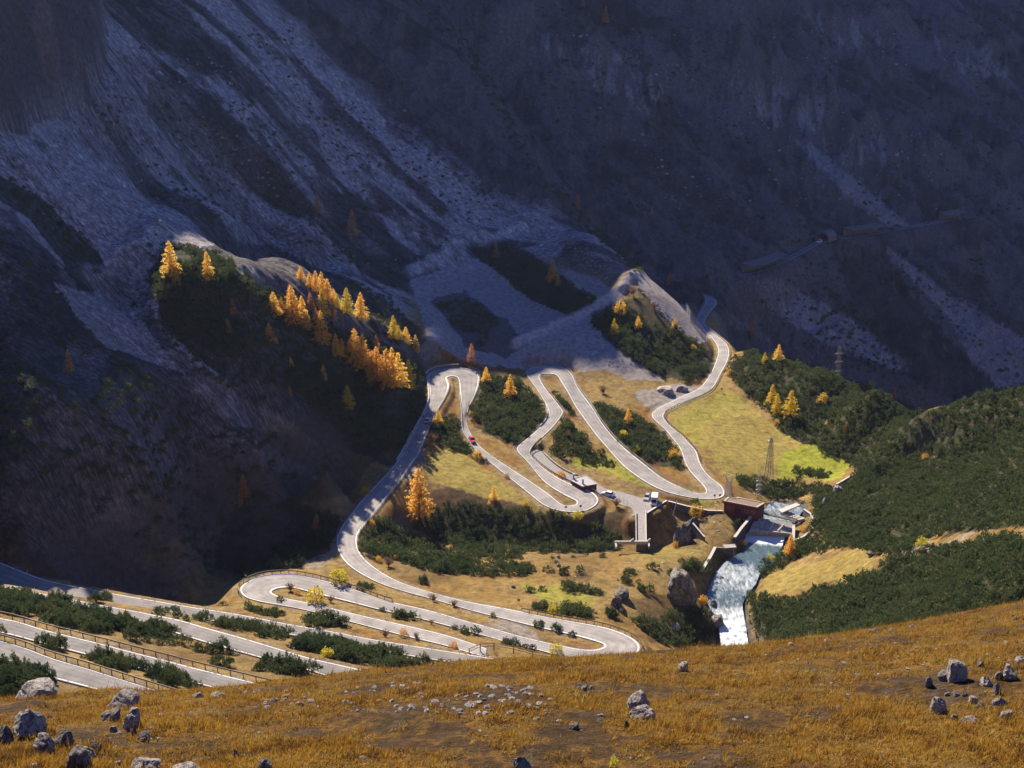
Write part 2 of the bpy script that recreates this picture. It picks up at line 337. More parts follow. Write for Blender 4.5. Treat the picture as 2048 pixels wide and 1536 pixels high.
# crags: top left cliff, bands on the far mountain
def poly_mask(Ux, Vx, P, soft=0):
    P = np.asarray(P, float); ins = np.zeros(Ux.shape, bool); n = len(P)
    for i in range(n):
        x1, y1 = P[i]; x2, y2 = P[(i+1) % n]
        c = ((y1 > Vx) != (y2 > Vx)) & (Ux < (x2-x1)*(Vx-y1)/((y2-y1) if y2 != y1 else 1e-9)+x1)
        ins ^= c
    return ins

# top left crag: steep rock standing behind the line that ends the scree
GDC = GC[1]-GC[0]
cl = [hit0(u, v, Z) for u, v in [(-320,330),(-120,290),(0,272),(55,268),(110,240),(170,205),(205,170),(214,110),(212,40),(216,-40),(230,-120)]]
clp = cl+[(cl[-1][0]*2.2, cl[-1][1]*2.2), (cl[0][0]*2.2, cl[0][1]*2.2)]
ins = poly_mask(X, Y, clp)
dcl, _ = seg_dist(X, Y, cl)
crag = np.where(ins, dcl, 0)
cn = 1-np.abs(fbm(X/16, Y/16, 4, 41))*2
cb = fbm(X/5, Y/5, 3, 42)
flu = 1-np.abs(fbm(X/4.5, Y/9, 4, 43, .6))*2
ht = np.minimum(crag*(1.9+.4*cn), 120)
ht = ht+sstep(0, 3, crag)*(np.sin(ht/5.5+cn*2)*1.8+np.sin(ht/2.1+cb*3)*.7)
Z = Z+ht+sstep(0, 4, crag)*(cn*4+cb*2.6+flu*3.2)
# rock bands on the far mountain: steps of bare rock
for (P, hh) in [([(1500,175),(1600,200),(1700,260),(1780,300),(1900,330),(2000,300)], 16), ([(1030,60),(1150,90),(1250,130),(1340,150)], 12), ([(1420,110),(1560,150),(1640,180)], 10), ([(1360,-20),(1500,20),(1700,40),(1900,90),(2048,120)], 14)]:
    poly = [hit0(u, v, Z) for u, v in P]
    d, t = seg_dist(X, Y, poly)
    side = fbm(X/18, Y/18, 3, 44)
    Z = Z+hh*np.exp(-(d/24)**2)*(.6+.8*side)
# unseen mountain above the frame, its ridge shaped to set the valley's shadow edge
TE = math.tan(SUN_EL); sA, cA = math.sin(SUN_AZ), math.cos(SUN_AZ)
S = cA*X-sA*Y; T = sA*X+cA*Y
KS = np.array([(-300,-370),(0,-390),(20,-402),(30,-404),(43,-422),(59,-434),(70,-437),(81,-445),(92,-454),(101,-460),(109,-463),(118,-471),(124,-480),(128,-486),(138,-494),(146,-496),(150,-498),(158,-504),(165,-508),(171,-514),(178,-518),(187,-527),(195,-528),(204,-521),(220,-520),(229,-524),(236,-522),(246,-518),(254,-516),(258,-518),(272,-531),(290,-542),(310,-551),(331,-562),(360,-562),(440,-560),(700,-540)], float)
Ks = np.interp(S, KS[:, 0], KS[:, 1])+fbm(S/9, S*0+3.3, 3, 51)*3.0
U, V = to_uv(X, Y, Z)
edge = np.maximum(-(V+70), np.maximum(-(U+90), 0))            # how far outside the picture, in pixels
# distance past the visible part measured along the ground
out = np.zeros_like(Z)
for r in range(1, len(GY)):
    step = GY[r]-GY[r-1]
    vis = edge[r] <= 0
    out[r] = np.where(vis, 0, out[r-1]+step)
out = np.where(Y < 300, 0, out)
plane = Ks+TE*T
rise = Z+out*1.75+np.minimum(out, 30)*fbm(X/30, Y/30, 3, 52)
capd = np.where((out > 0) & (rise > plane), 1.0, 0)
past = np.zeros_like(Z)
for r in range(1, len(GY)):
    past[r] = np.where(capd[r] > 0, past[r-1]+GY[r]-GY[r-1], 0)
Z = np.where(out > 0, np.minimum(rise, plane-np.maximum(past-25, 0)*.9), Z)

# foreground knoll in front
Z = ZF*(1-wF)+Z*wF

# benches cut for the roads
def road_cloud(names, stepw=9):
    A = []
    for nm in names:
        L, R = ROADS[nm]
        for t in np.linspace(0, 1, stepw): A.append(L*(1-t)+R*t)
    return np.vstack(A)
def nearest_field(P, x0, x1, y0, y1, h):
    nx, ny = int((x1-x0)/h)+1, int((y1-y0)/h)+1
    idx = -np.ones((ny, nx), int)
    jx = np.round((P[:, 0]-x0)/h).astype(int); jy = np.round((P[:, 1]-y0)/h).astype(int)
    ok = (jx >= 0) & (jx < nx) & (jy >= 0) & (jy < ny)
    idx[jy[ok], jx[ok]] = np.nonzero(ok)[0]
    gx = x0+np.arange(nx)*h; gy = y0+np.arange(ny)*h
    GXX, GYY = np.meshgrid(gx, gy)
    D = np.where(idx >= 0, 0.0, 1e9)
    for s in (16, 8, 4, 2, 1, 1):
        for dy in (-s, 0, s):
            for dx in (-s, 0, s):
                if dx == 0 and dy == 0: continue
                sh = -np.ones_like(idx)
                ys, yd = (slice(max(0, -dy), ny-max(0, dy)), slice(max(0, dy), ny-max(0, -dy)))
                xs, xd = (slice(max(0, -dx), nx-max(0, dx)), slice(max(0, dx), nx-max(0, -dx)))
                sh[yd, xd] = idx[ys, xs]
                d = np.where(sh >= 0, np.hypot(P[sh, 0]-GXX, P[sh, 1]-GYY), 1e9)
                m = d < D; D = np.where(m, d, D); idx = np.where(m, sh, idx)
    return D, idx, (x0, y0, h, nx, ny)
RC = road_cloud(('main', 'd', 'c', 'b', 'a', 'yard'))
RDf, RIf, fr = nearest_field(RC, -140, 190, 180, 660, .5)
def road_near(x, y):
    jx = np.clip(np.round((x-fr[0])/fr[2]).astype(int), 0, fr[3]-1); jy = np.clip(np.round((y-fr[1])/fr[2]).astype(int), 0, fr[4]-1)
    i = RIf[jy, jx]; d = np.where(i >= 0, np.hypot(RC[i, 0]-x, RC[i, 1]-y), 1e9)
    inside = (x > fr[0]) & (x < fr[0]+fr[2]*fr[3]) & (y > fr[1]) & (y < fr[1]+fr[2]*fr[4])
    return np.where(inside, d, 1e9), RC[i, 2]
RD, RZ = road_near(X, Y)
Z0 = Z.copy()
dz = np.abs(RZ-Z)
blend = 1.3+np.clip(dz*1.1, 2.0, 9.0)
w = sstep(0, 1, (RD-1.3)/(blend-1.3))
Z = np.where(RD < 1e8, np.where(RD < 1.3, RZ-.14, (RZ-.14)*(1-w)+Z*w), Z)
GAL = road_cloud(('gallery',))
GDf, GIf, fr2 = nearest_field(GAL, 60, 360, 640, 920, 1.0)
GALd = GAL
jx = np.clip(np.round((X-60)).astype(int), 0, fr2[3]-1); jy = np.clip(np.round((Y-640)).astype(int), 0, fr2[4]-1)
GDd = np.where((X > 60) & (X < 360) & (Y > 640) & (Y < 920), GDf[jy, jx], 1e9); GZ = GALd[GIf[jy, jx], 2]
w = sstep(1, 9, GDd); Z = np.where(GDd < 1e8, (GZ-.2)*(1-w)+Z*w, Z)
# torrent bed
RVR = np.array([PZ(*p) for p in RIVER_C])
rvw = np.array([9, 9, 9, 9.5, 8.5, 9, 10, 8.5, 6, 6, 6])
dr, tr = seg_dist(X, Y, RVR)
rz = np.interp(tr, np.arange(len(RVR)), RVR[:, 2]); rw = np.interp(tr, np.arange(len(RVR)), rvw)
edgew = fbm(X/5, Y/5, 3, 61)*1.6
w = sstep(0, 1, (dr-(rw*.5+edgew))/5.0)
Z = np.where(dr < 30, np.minimum(Z, (rz-.9)*(1-w)+np.maximum(Z, rz-.9)*w), Z)

def H(x, y):                        # ground height at a place
    x = np.asarray(x, float); y = np.asarray(y, float)
    fr_ = np.interp(y, GY, np.arange(len(GY))); fc = (x/y-GC[0])/GDC
    r0 = np.clip(fr_.astype(int), 0, len(GY)-2); c0 = np.clip(fc.astype(int), 0, NC-2)
    a = fr_-r0; b = np.clip(fc-c0, 0, 1)
    return (Z[r0, c0]*(1-b)+Z[r0, c0+1]*b)*(1-a)+(Z[r0+1, c0]*(1-b)+Z[r0+1, c0+1]*b)*a
def hit(u, v, ymin=0.0):            # where a sight line meets the ground
    c, m = cm(u, v); k = (c-GC[0])/GDC; k0 = int(min(max(k, 0), NC-2)); b = k-k0
    col = Z[:, k0]*(1-b)+Z[:, k0+1]*b-m*GY
    idx = np.nonzero((col > 0) & (GY > ymin))[0]
    if not len(idx): j = len(GY)-1; return Vector((c*GY[j], GY[j], m*GY[j]))
    j = idx[0]
    if j == 0: y = GY[0]
    else:
        f = -col[j-1]/(col[j]-col[j-1]) if col[j] != col[j-1] else 0
        y = GY[j-1]+(GY[j]-GY[j-1])*min(max(f, 0), 1)
    return Vector((c*y, y, m*y))

# ------------------------------------------------------------------ ground cover (real albedo of what grows or lies there)
U, V = to_uv(X, Y, Z)
jn = fbm(X/7, Y/7, 3, 71)*9*np.clip(400/Y, .5, 3); jn2 = fbm(X/7, Y/7, 3, 72)*9*np.clip(400/Y, .5, 3)
Uj, Vj = U+jn, V+jn2
ALB = np.zeros(Z.shape+(3,))
def mixc(mask, col, amt=1.0):
    m = (np.asarray(mask, float)*amt)[..., None]
    ALB[:] = ALB*(1-m)+np.array(col)*m
def pm(P): return poly_mask(Uj, Vj, P)
OCH = (.27,.165,.042); TAN = (.31,.215,.078); LIME = (.30,.32,.035); SCREE = (.36,.33,.33); SCRUB = (.034,.033,.034); SCRG = (.022,.029,.022); ROCK = (.13,.12,.115)
HEATH = (.075,.045,.028); GRAV = (.30,.275,.25); RUST = (.25,.10,.03); MEAD = (.33,.265,.065)
ALB[:] = TAN
n1 = fbm(X/9, Y/9, 4, 81); n2 = fbm(X/22, Y/22, 3, 82); n3 = fbm(X/3, Y/3, 3, 83)
mixc(sstep(-.1, .35, n1), OCH, .75)
mixc(sstep(.1, .5, n2), HEATH, .35)
mixc(sstep(.15, .5, n3+n1*.4), HEATH, .35)
# slopes of scree and scrub
stre = fbm(ac/9, al/70, 4, 84)*.6+fbm(ac/30, al/160, 3, 85)*.6+fbm(X/12, Y/12, 3, 86)*.25
SL = slope_m > .35
mtmask = sstep(.25, .6, slope_m)
mixc(mtmask, SCREE)
scr = sstep(.02, .22, stre)
mixc(mtmask*scr, SCRUB, .8)
mixc(mtmask*sstep(.2, .4, fbm(X/8, Y/8, 4, 87)+stre*.5), SCRG, .6)
ALB *= (1+.22*fbm(ac/2.2, al/16, 3, 88)*mtmask)[..., None]
for P, c, a in [
  ([(820,560),(1000,500),(1200,560),(1290,640),(1260,740),(1060,738),(930,725),(860,680)], SCREE, .9),
  ([(0,350),(60,380),(120,430),(200,500),(215,545),(175,600),(120,520),(60,440),(0,400)], SCRG, .85),
  ([(-50,460),(60,500),(120,560),(160,640),(230,720),(330,760),(420,850),(640,880),(760,900),(700,990),(560,1010),(300,1100),(-50,1140)], SCRUB, .62), ([(60,760),(200,850),(290,940),(130,900)], SCREE, .6), ([(380,830),(520,880),(640,960),(480,930)], SCREE, .45), ([(120,930),(260,990),(330,1080),(200,1040)], SCREE, .35),
  ([(-50,560),(70,600),(130,690),(200,800),(260,900),(200,1000),(-50,1000)], SCRG, .5),
  ([(110,560),(190,590),(260,620),(330,700),(400,780),(360,745),(290,720),(220,700),(150,620)], SCREE, .8),
  ([(290,540),(340,560),(400,600),(520,640),(620,740),(760,800),(850,790),(850,860),(790,930),(640,880),(480,780),(330,660)], SCRG, .9),
  ([(330,480),(420,520),(560,590),(640,650),(760,680),(850,720),(850,790),(700,740),(560,650),(400,560)], SCRG, .7),
  ([(640,390),(760,440),(820,520),(780,560),(700,500)], SCRUB, .6),
  ([(290,150),(400,220),(560,330),(640,430),(560,420),(420,330),(300,220)], HEATH, .55),
  ([(400,490),(540,490),(650,540),(770,600),(870,680),(850,740),(640,650),(520,590)], SCRUB, .75),
  ([(820,-60),(960,100),(1070,300),(1300,545),(1330,545),(1120,300),(990,60),(940,-60)], SCRG, .7),
  ([(940,500),(1010,480),(1100,530),(1190,605),(1150,640),(1060,600)], SCRUB, .85),
  ([(860,600),(930,580),(1010,640),(1060,690),(1010,720),(930,690)], SCRUB, .7),
  ([(1080,650),(1190,620),(1260,700),(1330,760),(1250,760),(1150,710)], SCREE, .8),
  ([(1180,625),(1290,590),(1420,680),(1430,740),(1380,760),(1290,740),(1210,680)], SCRG, .75),
  ([(1260,540),(1300,550),(1440,670),(1400,690),(1330,640)], SCREE, .8),
  ]:
    mixc(pm(P), c, a)
# far mountain: darker rock and scrub, a few scree fans
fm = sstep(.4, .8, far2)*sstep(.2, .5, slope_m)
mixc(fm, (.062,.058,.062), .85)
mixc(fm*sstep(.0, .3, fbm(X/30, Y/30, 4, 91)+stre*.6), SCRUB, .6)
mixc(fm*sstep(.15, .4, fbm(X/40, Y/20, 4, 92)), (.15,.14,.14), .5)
for P, c, a in [([(1500,560),(1560,560),(1700,640),(1830,730),(1790,740),(1640,680),(1540,620)], SCREE, .8), ([(1760,480),(1860,560),(2048,680),(2048,830),(1960,740),(1840,620)], SCREE, .65),
                ([(1580,270),(1640,300),(1820,450),(1780,460),(1680,380)], SCREE, .6), ([(1450,620),(1560,690),(1700,745),(1560,690),(1460,650)], SCREE, .5), ([(1660,480),(1760,490),(1900,640),(2000,830),(1850,780),(1720,640)], SCRG, .6)]:
    mixc(pm(P)*fm, c, a)
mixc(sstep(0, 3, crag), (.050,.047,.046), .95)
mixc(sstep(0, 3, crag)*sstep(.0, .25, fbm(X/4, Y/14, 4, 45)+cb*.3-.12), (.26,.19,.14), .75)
for P in [[(1150,90),(1260,110),(1340,160),(1300,230),(1200,200)], [(1430,150),(1560,170),(1650,200),(1640,265),(1540,255)], [(1640,265),(1780,275),(1770,335),(1660,330)], [(1560,20),(1720,40),(1800,90),(1700,100)], [(1040,60),(1110,70),(1140,110),(1060,110)], [(1830,60),(1960,90),(2030,160),(1930,150)]]:
    mixc(pm(P)*sstep(-.1, .2, fbm(X/3.5, Y/12, 4, 46)), (.27,.245,.23), .85)
# berms of pale rubble
for pts, hgt, wid in BERMS:
    d, t = seg_dist(X, Y, [hit0(u, v, Z) for u, v in pts])
    mixc(np.exp(-((d+fbm(X/5, Y/5, 2, 47)*1.2)/(wid*.55))**2), (.50,.47,.45), .85)
# grass of the valley
for P, c, a in [
  ([(1310,800),(1440,770),(1560,860),(1640,900),(1710,930),(1690,950),(1570,960),(1450,960),(1420,900),(1360,860)], MEAD, .85),
  ([(1330,850),(1360,830),(1440,780),(1500,800),(1400,850),(1420,930),(1400,900)], LIME, .3),
  ([(1560,905),(1620,890),(1700,925),(1690,950),(1650,960),(1560,955)], LIME, .95),
  ([(1140,895),(1200,900),(1330,960),(1440,1000),(1400,1010),(1250,960),(1150,930)], LIME, .7),
  ([(850,890),(930,910),(1010,970),(1090,1020),(980,1000),(860,960),(840,920)], MEAD, .85),
  ([(1030,1165),(1200,1180),(1180,1210),(1080,1205)], LIME, .55),
  ([(1260,1110),(1330,1090),(1420,1090),(1400,1110),(1300,1130)], MEAD, .5),
  ([(840,985),(900,975),(1000,1000),(1060,1020),(960,1035),(850,1020)], HEATH, .8),
  ([(1190,1030),(1260,1010),(1270,1080),(1210,1090)], HEATH, .7),
  ([(1260,1190),(1380,1200),(1420,1290),(1300,1280)], HEATH, .55),
  ([(1330,1060),(1400,1060),(1400,1100),(1350,1100)], HEATH, .5),
  ([(1520,1150),(1640,1130),(1740,1090),(1740,1140),(1640,1170),(1540,1190)], MEAD, .6),
  ([(1270,785),(1330,770),(1400,775),(1370,795),(1310,820),(1280,800)], GRAV, .9),
  ([(810,920),(845,905),(850,930),(815,965)], GRAV, .7),
  ([(970,1240),(1050,1250),(1100,1290),(1000,1270)], GRAV, .75),
  ([(1790,1110),(1850,1090),(1900,1075),(1990,1030),(2060,1005),(2060,1025),(1960,1060),(1850,1110)], GRAV, .6),
  ([(660,1010),(680,1060),(675,1100),(640,1140),(600,1130),(650,1060)], GRAV, .45),
  ([(-100,960),(60,990),(200,1080),(330,1170),(300,1190),(100,1160),(-100,1110)], HEATH, .9),
  ]:
    mixc(pm(P), c, a)
for P in [[(1470,722),(1500,702),(1640,742),(1750,782),(1850,822),(1960,790),(2048,765),(2420,690),(2420,872),(1900,900),(1780,952),(1720,942),(1690,922),(1600,882),(1560,862),(1540,822),(1480,772),(1455,742)],
  [(2420,862),(2420,1032),(1900,1062),(1790,1112),(1740,1102),(1690,1082),(1650,1062),(1640,1002),(1700,972),(1720,942),(1850,922),(1950,882)],
  [(2420,1055),(2420,1215),(1900,1245),(1750,1270),(1560,1300),(1512,1262),(1502,1195),(1560,1205),(1650,1182),(1740,1155),(1780,1125),(1900,1095)],
  [Z2(*q) for q in [(370,440),(450,425),(560,440),(640,495),(800,570),(1000,630),(1000,690),(850,720),(700,690),(600,645),(480,625),(370,605),(360,510)]],
  [Z2(*q) for q in [(700,390),(860,320),(1000,320),(1200,340),(1450,365),(1700,440),(1900,510),(1840,585),(1560,595),(1260,500),(1100,560),(1000,600),(850,540),(650,460)]],
  [(300,540),(340,485),(420,505),(520,570),(640,640),(740,680),(830,750),(855,800),(848,860),(790,910),(720,895),(640,835),(540,770),(440,710),(340,660)],
  [(430,1095),(480,1000),(520,975),(560,1000),(640,1020),(690,1045),(660,1100),(590,1135),(500,1155),(440,1135)],
  [(1180,645),(1240,605),(1300,645),(1400,685),(1428,740),(1380,765),(1330,755),(1260,715)], [(960,745),(1040,765),(1080,805),(1100,845),(1060,880),(1040,900),(980,870),(945,855),(945,795)],
  [(1180,805),(1270,835),(1330,875),(1358,930),(1300,938),(1240,890),(1200,850)]]:
    mixc(pm(P), (.036,.042,.022), .88)
MEADOWM = (V > 780) & (slope_m < .3)
ALB *= (1-.18*sstep(.15, .5, fbm(X/2.0, Y/4.0, 3, 93))*MEADOWM)[..., None]
# shoulders
mixc(np.clip(1-np.abs(RD-.8)/1.2, 0, 1)*(Y > 180)*sstep(-.2, .3, n3), GRAV, .45)
mixc(np.clip(1-np.abs(RD-3.0)/2.5, 0, 1)*(Y > 180)*sstep(-.05, .3, n1), RUST, .55)
# river banks
mixc(sstep(1.06, .9, dr/(rw*.5+2.2))*(dr < 20), (.12,.115,.11), .9)
# ravine rock walls: steep ground is bare
gy_, gx_ = np.gradient(Z, axis=0)/np.gradient(Y, axis=0), np.gradient(Z, axis=1)/np.maximum(np.gradient(X, axis=1), 1e-3)
steep = np.hypot(gx_, gy_)
mixc(sstep(1.1, 1.9, steep)*(Y > 180), ROCK, .6)
# knoll: ochre turf with bare brown patches
kn = 1-wF
kmask = (Y < 130).astype(float)
f1 = fbm(X/1.6, Y/2.2, 4, 95); f2 = fbm(X/6, Y/6, 3, 96); f3 = fbm(X/.45, Y/.6, 4, 97, .65)
mixc(kmask, (.18,.098,.019))
mixc(kmask*sstep(.0, .35, f1*.6+f2*.4+f3*.6), (.065,.037,.014), .85)
mixc(kmask*sstep(.05, .4, -f2+f3*.5), (.32,.19,.035), .5)
mixc(kmask*sstep(.30, .5, f3*.8+f1*.5+sstep(5, 25, X)*.15), (.13,.095,.06), .6)
ALB = np.clip(ALB, .008, .6)

# ------------------------------------------------------------------ materials
def new_mat(name):
    m = bpy.data.materials.new(name); m.use_nodes = True
    nt = m.node_tree; b = nt.nodes['Principled BSDF']
    b.inputs['Roughness'].default_value = .9
    b.inputs['Specular IOR Level'].default_value = .25
    return m, nt, b
def N(nt, typ, **kw):
    n = nt.nodes.new(typ)
    for k, v in kw.items():
        if k.startswith('i_'):
            n.inputs[k[2:].replace('_', ' ')].default_value = v
        else: setattr(n, k, v)
    return n
def noise(nt, scale, detail=4, vec=None, rough=.6):
    n = N(nt, 'ShaderNodeTexNoise'); n.inputs['Scale'].default_value = scale; n.inputs['Detail'].default_value = detail; n.inputs['Roughness'].default_value = rough
    if vec is not None: nt.links.new(vec, n.inputs['Vector'])
    return n
def ramp(nt, fac, stops):
    r = N(nt, 'ShaderNodeValToRGB'); e = r.color_ramp.elements
    while len(e) < len(stops): e.new(.5)
    for q, (p, c) in zip(e, stops):
        q.position = p; q.color = (*c, 1) if len(c) == 3 else c
    nt.links.new(fac, r.inputs[0]); return r
def mixn(nt, fac, a, b, typ='MIX'):
    m = N(nt, 'ShaderNodeMix', data_type='RGBA', blend_type=typ)
    for s, val in ((0, fac), (6, a), (7, b)):
        if hasattr(val, 'is_linked') or hasattr(val, 'links'): nt.links.new(val, m.inputs[s])
        elif s == 0: m.inputs[0].default_value = val
        else: m.inputs[s].default_value = (*val, 1)
    return m.outputs[2]
def bump(nt, b, h, strength, dist):
    n = N(nt, 'ShaderNodeBump'); n.inputs['Strength'].default_value = strength; n.inputs['Distance'].default_value = dist
    nt.links.new(h, n.inputs['Height']); nt.links.new(n.outputs[0], b.inputs['Normal'])

def ground_material():
    m, nt, b = new_mat('ground')
    at = N(nt, 'ShaderNodeAttribute', attribute_name='albedo'); fc = N(nt, 'ShaderNodeAttribute', attribute_name='fallco'); mt = N(nt, 'ShaderNodeAttribute', attribute_name='scree')
    tc = N(nt, 'ShaderNodeTexCoord')
    n1 = noise(nt, .55, 8, tc.outputs['Object'], .68)
    n2 = noise(nt, 3.5, 6, tc.outputs['Object'], .7)
    r1 = ramp(nt, n1.outputs[0], [(.28, (.5,.5,.5)), (.5, (1,1,1)), (.72, (1.45,1.4,1.34))])
    r2 = ramp(nt, n2.outputs[0], [(.3, (.55,.55,.55)), (.52, (1,1,1)), (.75, (1.4,1.4,1.4))])
    c = mixn(nt, 1.0, at.outputs['Color'], r1.outputs[0], 'MULTIPLY')
    c = mixn(nt, 1.0, c, r2.outputs[0], 'MULTIPLY')
    # debris sorted into streaks down the fall line, pale stones and dark tufts
    s1 = noise(nt, 1.0, 9, fc.outputs['Vector'], .72)
    s2 = noise(nt, 4.0, 5, fc.outputs['Vector'], .7)
    q1 = ramp(nt, s1.outputs[0], [(.30, (.42,.42,.42)), (.46, (.9,.9,.9)), (.56, (1.1,1.09,1.08)), (.72, (1.55,1.53,1.5))])
    q2 = ramp(nt, s2.outputs[0], [(.34, (.5,.5,.5)), (.5, (1,1,1)), (.68, (1.9,1.88,1.86))])
    st = mixn(nt, 1.0, q1.outputs[0], q2.outputs[0], 'MULTIPLY')
    st = mixn(nt, mt.outputs['Fac'], (1, 1, 1), st)
    c = mixn(nt, 1.0, c, st, 'MULTIPLY')
    nt.links.new(c, b.inputs['Base Color'])
    add = N(nt, 'ShaderNodeMath', operation='ADD'); nt.links.new(n1.outputs[0], add.inputs[0]); nt.links.new(n2.outputs[0], add.inputs[1])
    ad2 = N(nt, 'ShaderNodeMath', operation='MULTIPLY_ADD'); nt.links.new(s1.outputs[0], ad2.inputs[0]); nt.links.new(mt.outputs['Fac'], ad2.inputs[1]); nt.links.new(add.outputs[0], ad2.inputs[2])
    bump(nt, b, ad2.outputs[0], 1.0, .7)
    b.inputs['Specular IOR Level'].default_value = .1
    return m

def link(o, parent=None):
    COL.objects.link(o)
    if parent is not None: o.parent = parent
    return o
def mesh_np(name, verts, faces, mat, smooth=False, uvs=None):
    verts = np.asarray(verts, np.float32); me = bpy.data.meshes.new(name)
    faces = [np.asarray(f, np.int32) for f in (faces if isinstance(faces, (list, tuple)) and len(faces) and np.ndim(faces[0]) == 2 else [faces])]
    nl = sum(f.size for f in faces); nf = sum(len(f) for f in faces)
    me.vertices.add(len(verts)); me.vertices.foreach_set('co', verts.ravel())
    me.loops.add(nl); me.loops.foreach_set('vertex_index', np.concatenate([f.ravel() for f in faces]))
    me.polygons.add(nf)
    tot = np.concatenate([np.full(len(f), f.shape[1]) for f in faces]); st = np.concatenate([[0], np.cumsum(tot)[:-1]])
    me.polygons.foreach_set('loop_start', st.astype(np.int32)); me.polygons.foreach_set('loop_total', tot.astype(np.int32))
    me.polygons.foreach_set('use_smooth', np.full(nf, bool(smooth)))
    me.update(calc_edges=True)
    if uvs is not None:
        uv = me.uv_layers.new(name='UVMap'); uv.data.foreach_set('uv', np.asarray(uvs, np.float32)[np.concatenate([f.ravel() for f in faces])].ravel())
    if mat is not None:
        for mm_ in (mat if isinstance(mat, (list, tuple)) else [mat]): me.materials.append(mm_)
    return me
def obj(name, me, parent=None):
    return link(bpy.data.objects.new(name, me), parent)
def tag(o, label, cat, group=None, kind=None):
    if label: o['label'] = label
    if cat: o['category'] = cat
    if group: o['group'] = group
    if kind: o['kind'] = kind
    return o
def struct(o): o['kind'] = 'structure'; return o
def thing(name, loc, rz=0, label=None, cat=None, group=None, scale=1.0):
    o = bpy.data.objects.new(name, None); o.location = loc; o.rotation_euler = (0, 0, rz); o.scale = (scale,)*3
    o.empty_display_size = .5
    link(o); return tag(o, label, cat, group)
def copy_tree(o, parent=None):
    c = o.copy(); link(c, parent)
    for ch in o.children: copy_tree(ch, c)
    return c
def grid_faces(nr, nc, base=0):
    i = np.arange(nr-1)[:, None]*nc+np.arange(nc-1)[None]
    return np.stack([i, i+1, i+nc+1, i+nc], -1).reshape(-1, 4)+base

M_GROUND = ground_material()
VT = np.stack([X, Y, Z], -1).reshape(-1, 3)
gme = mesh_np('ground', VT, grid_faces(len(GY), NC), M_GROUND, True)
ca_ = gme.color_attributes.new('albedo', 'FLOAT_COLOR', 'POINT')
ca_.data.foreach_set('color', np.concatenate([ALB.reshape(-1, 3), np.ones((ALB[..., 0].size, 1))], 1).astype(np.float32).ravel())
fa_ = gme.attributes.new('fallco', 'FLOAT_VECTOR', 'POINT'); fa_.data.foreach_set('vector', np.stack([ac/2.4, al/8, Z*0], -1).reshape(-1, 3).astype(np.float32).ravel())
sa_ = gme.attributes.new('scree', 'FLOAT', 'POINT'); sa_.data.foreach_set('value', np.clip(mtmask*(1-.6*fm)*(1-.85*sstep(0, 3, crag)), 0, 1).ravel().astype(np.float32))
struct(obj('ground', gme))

# the ground goes on to both sides beyond the surveyed strip
for side, e in ((1, -1), (-1, 0)):
    cs = np.concatenate([np.linspace(.63, .9, 40), np.linspace(.93, 2.2, 40)])*side
    if side < 0: cs = cs[::-1]
    ys = np.arange(0, len(GY), 3); YS = GY[ys][:, None]; XS = cs[None]*YS
    ZS_ = Z[ys, e][:, None]+(fbm(XS/14, YS/14, 4, 25)*.9)*np.clip((np.abs(cs)-.63)*YS/8, 0, 1)
    sme = mesh_np('ground', np.stack([XS, YS+0*XS, ZS_], -1).reshape(-1, 3), grid_faces(len(ys), len(cs)), M_GROUND, True)
    AL = np.repeat(ALB[ys, e][:, None], len(cs), 1)*(1+.3*fbm(XS/5, YS/5, 3, 83)[..., None])
    c2 = sme.color_attributes.new('albedo', 'FLOAT_COLOR', 'POINT'); c2.data.foreach_set('color', np.concatenate([AL.reshape(-1, 3), np.ones((AL[..., 0].size, 1))], 1).astype(np.float32).ravel())
    struct(obj('ground', sme))

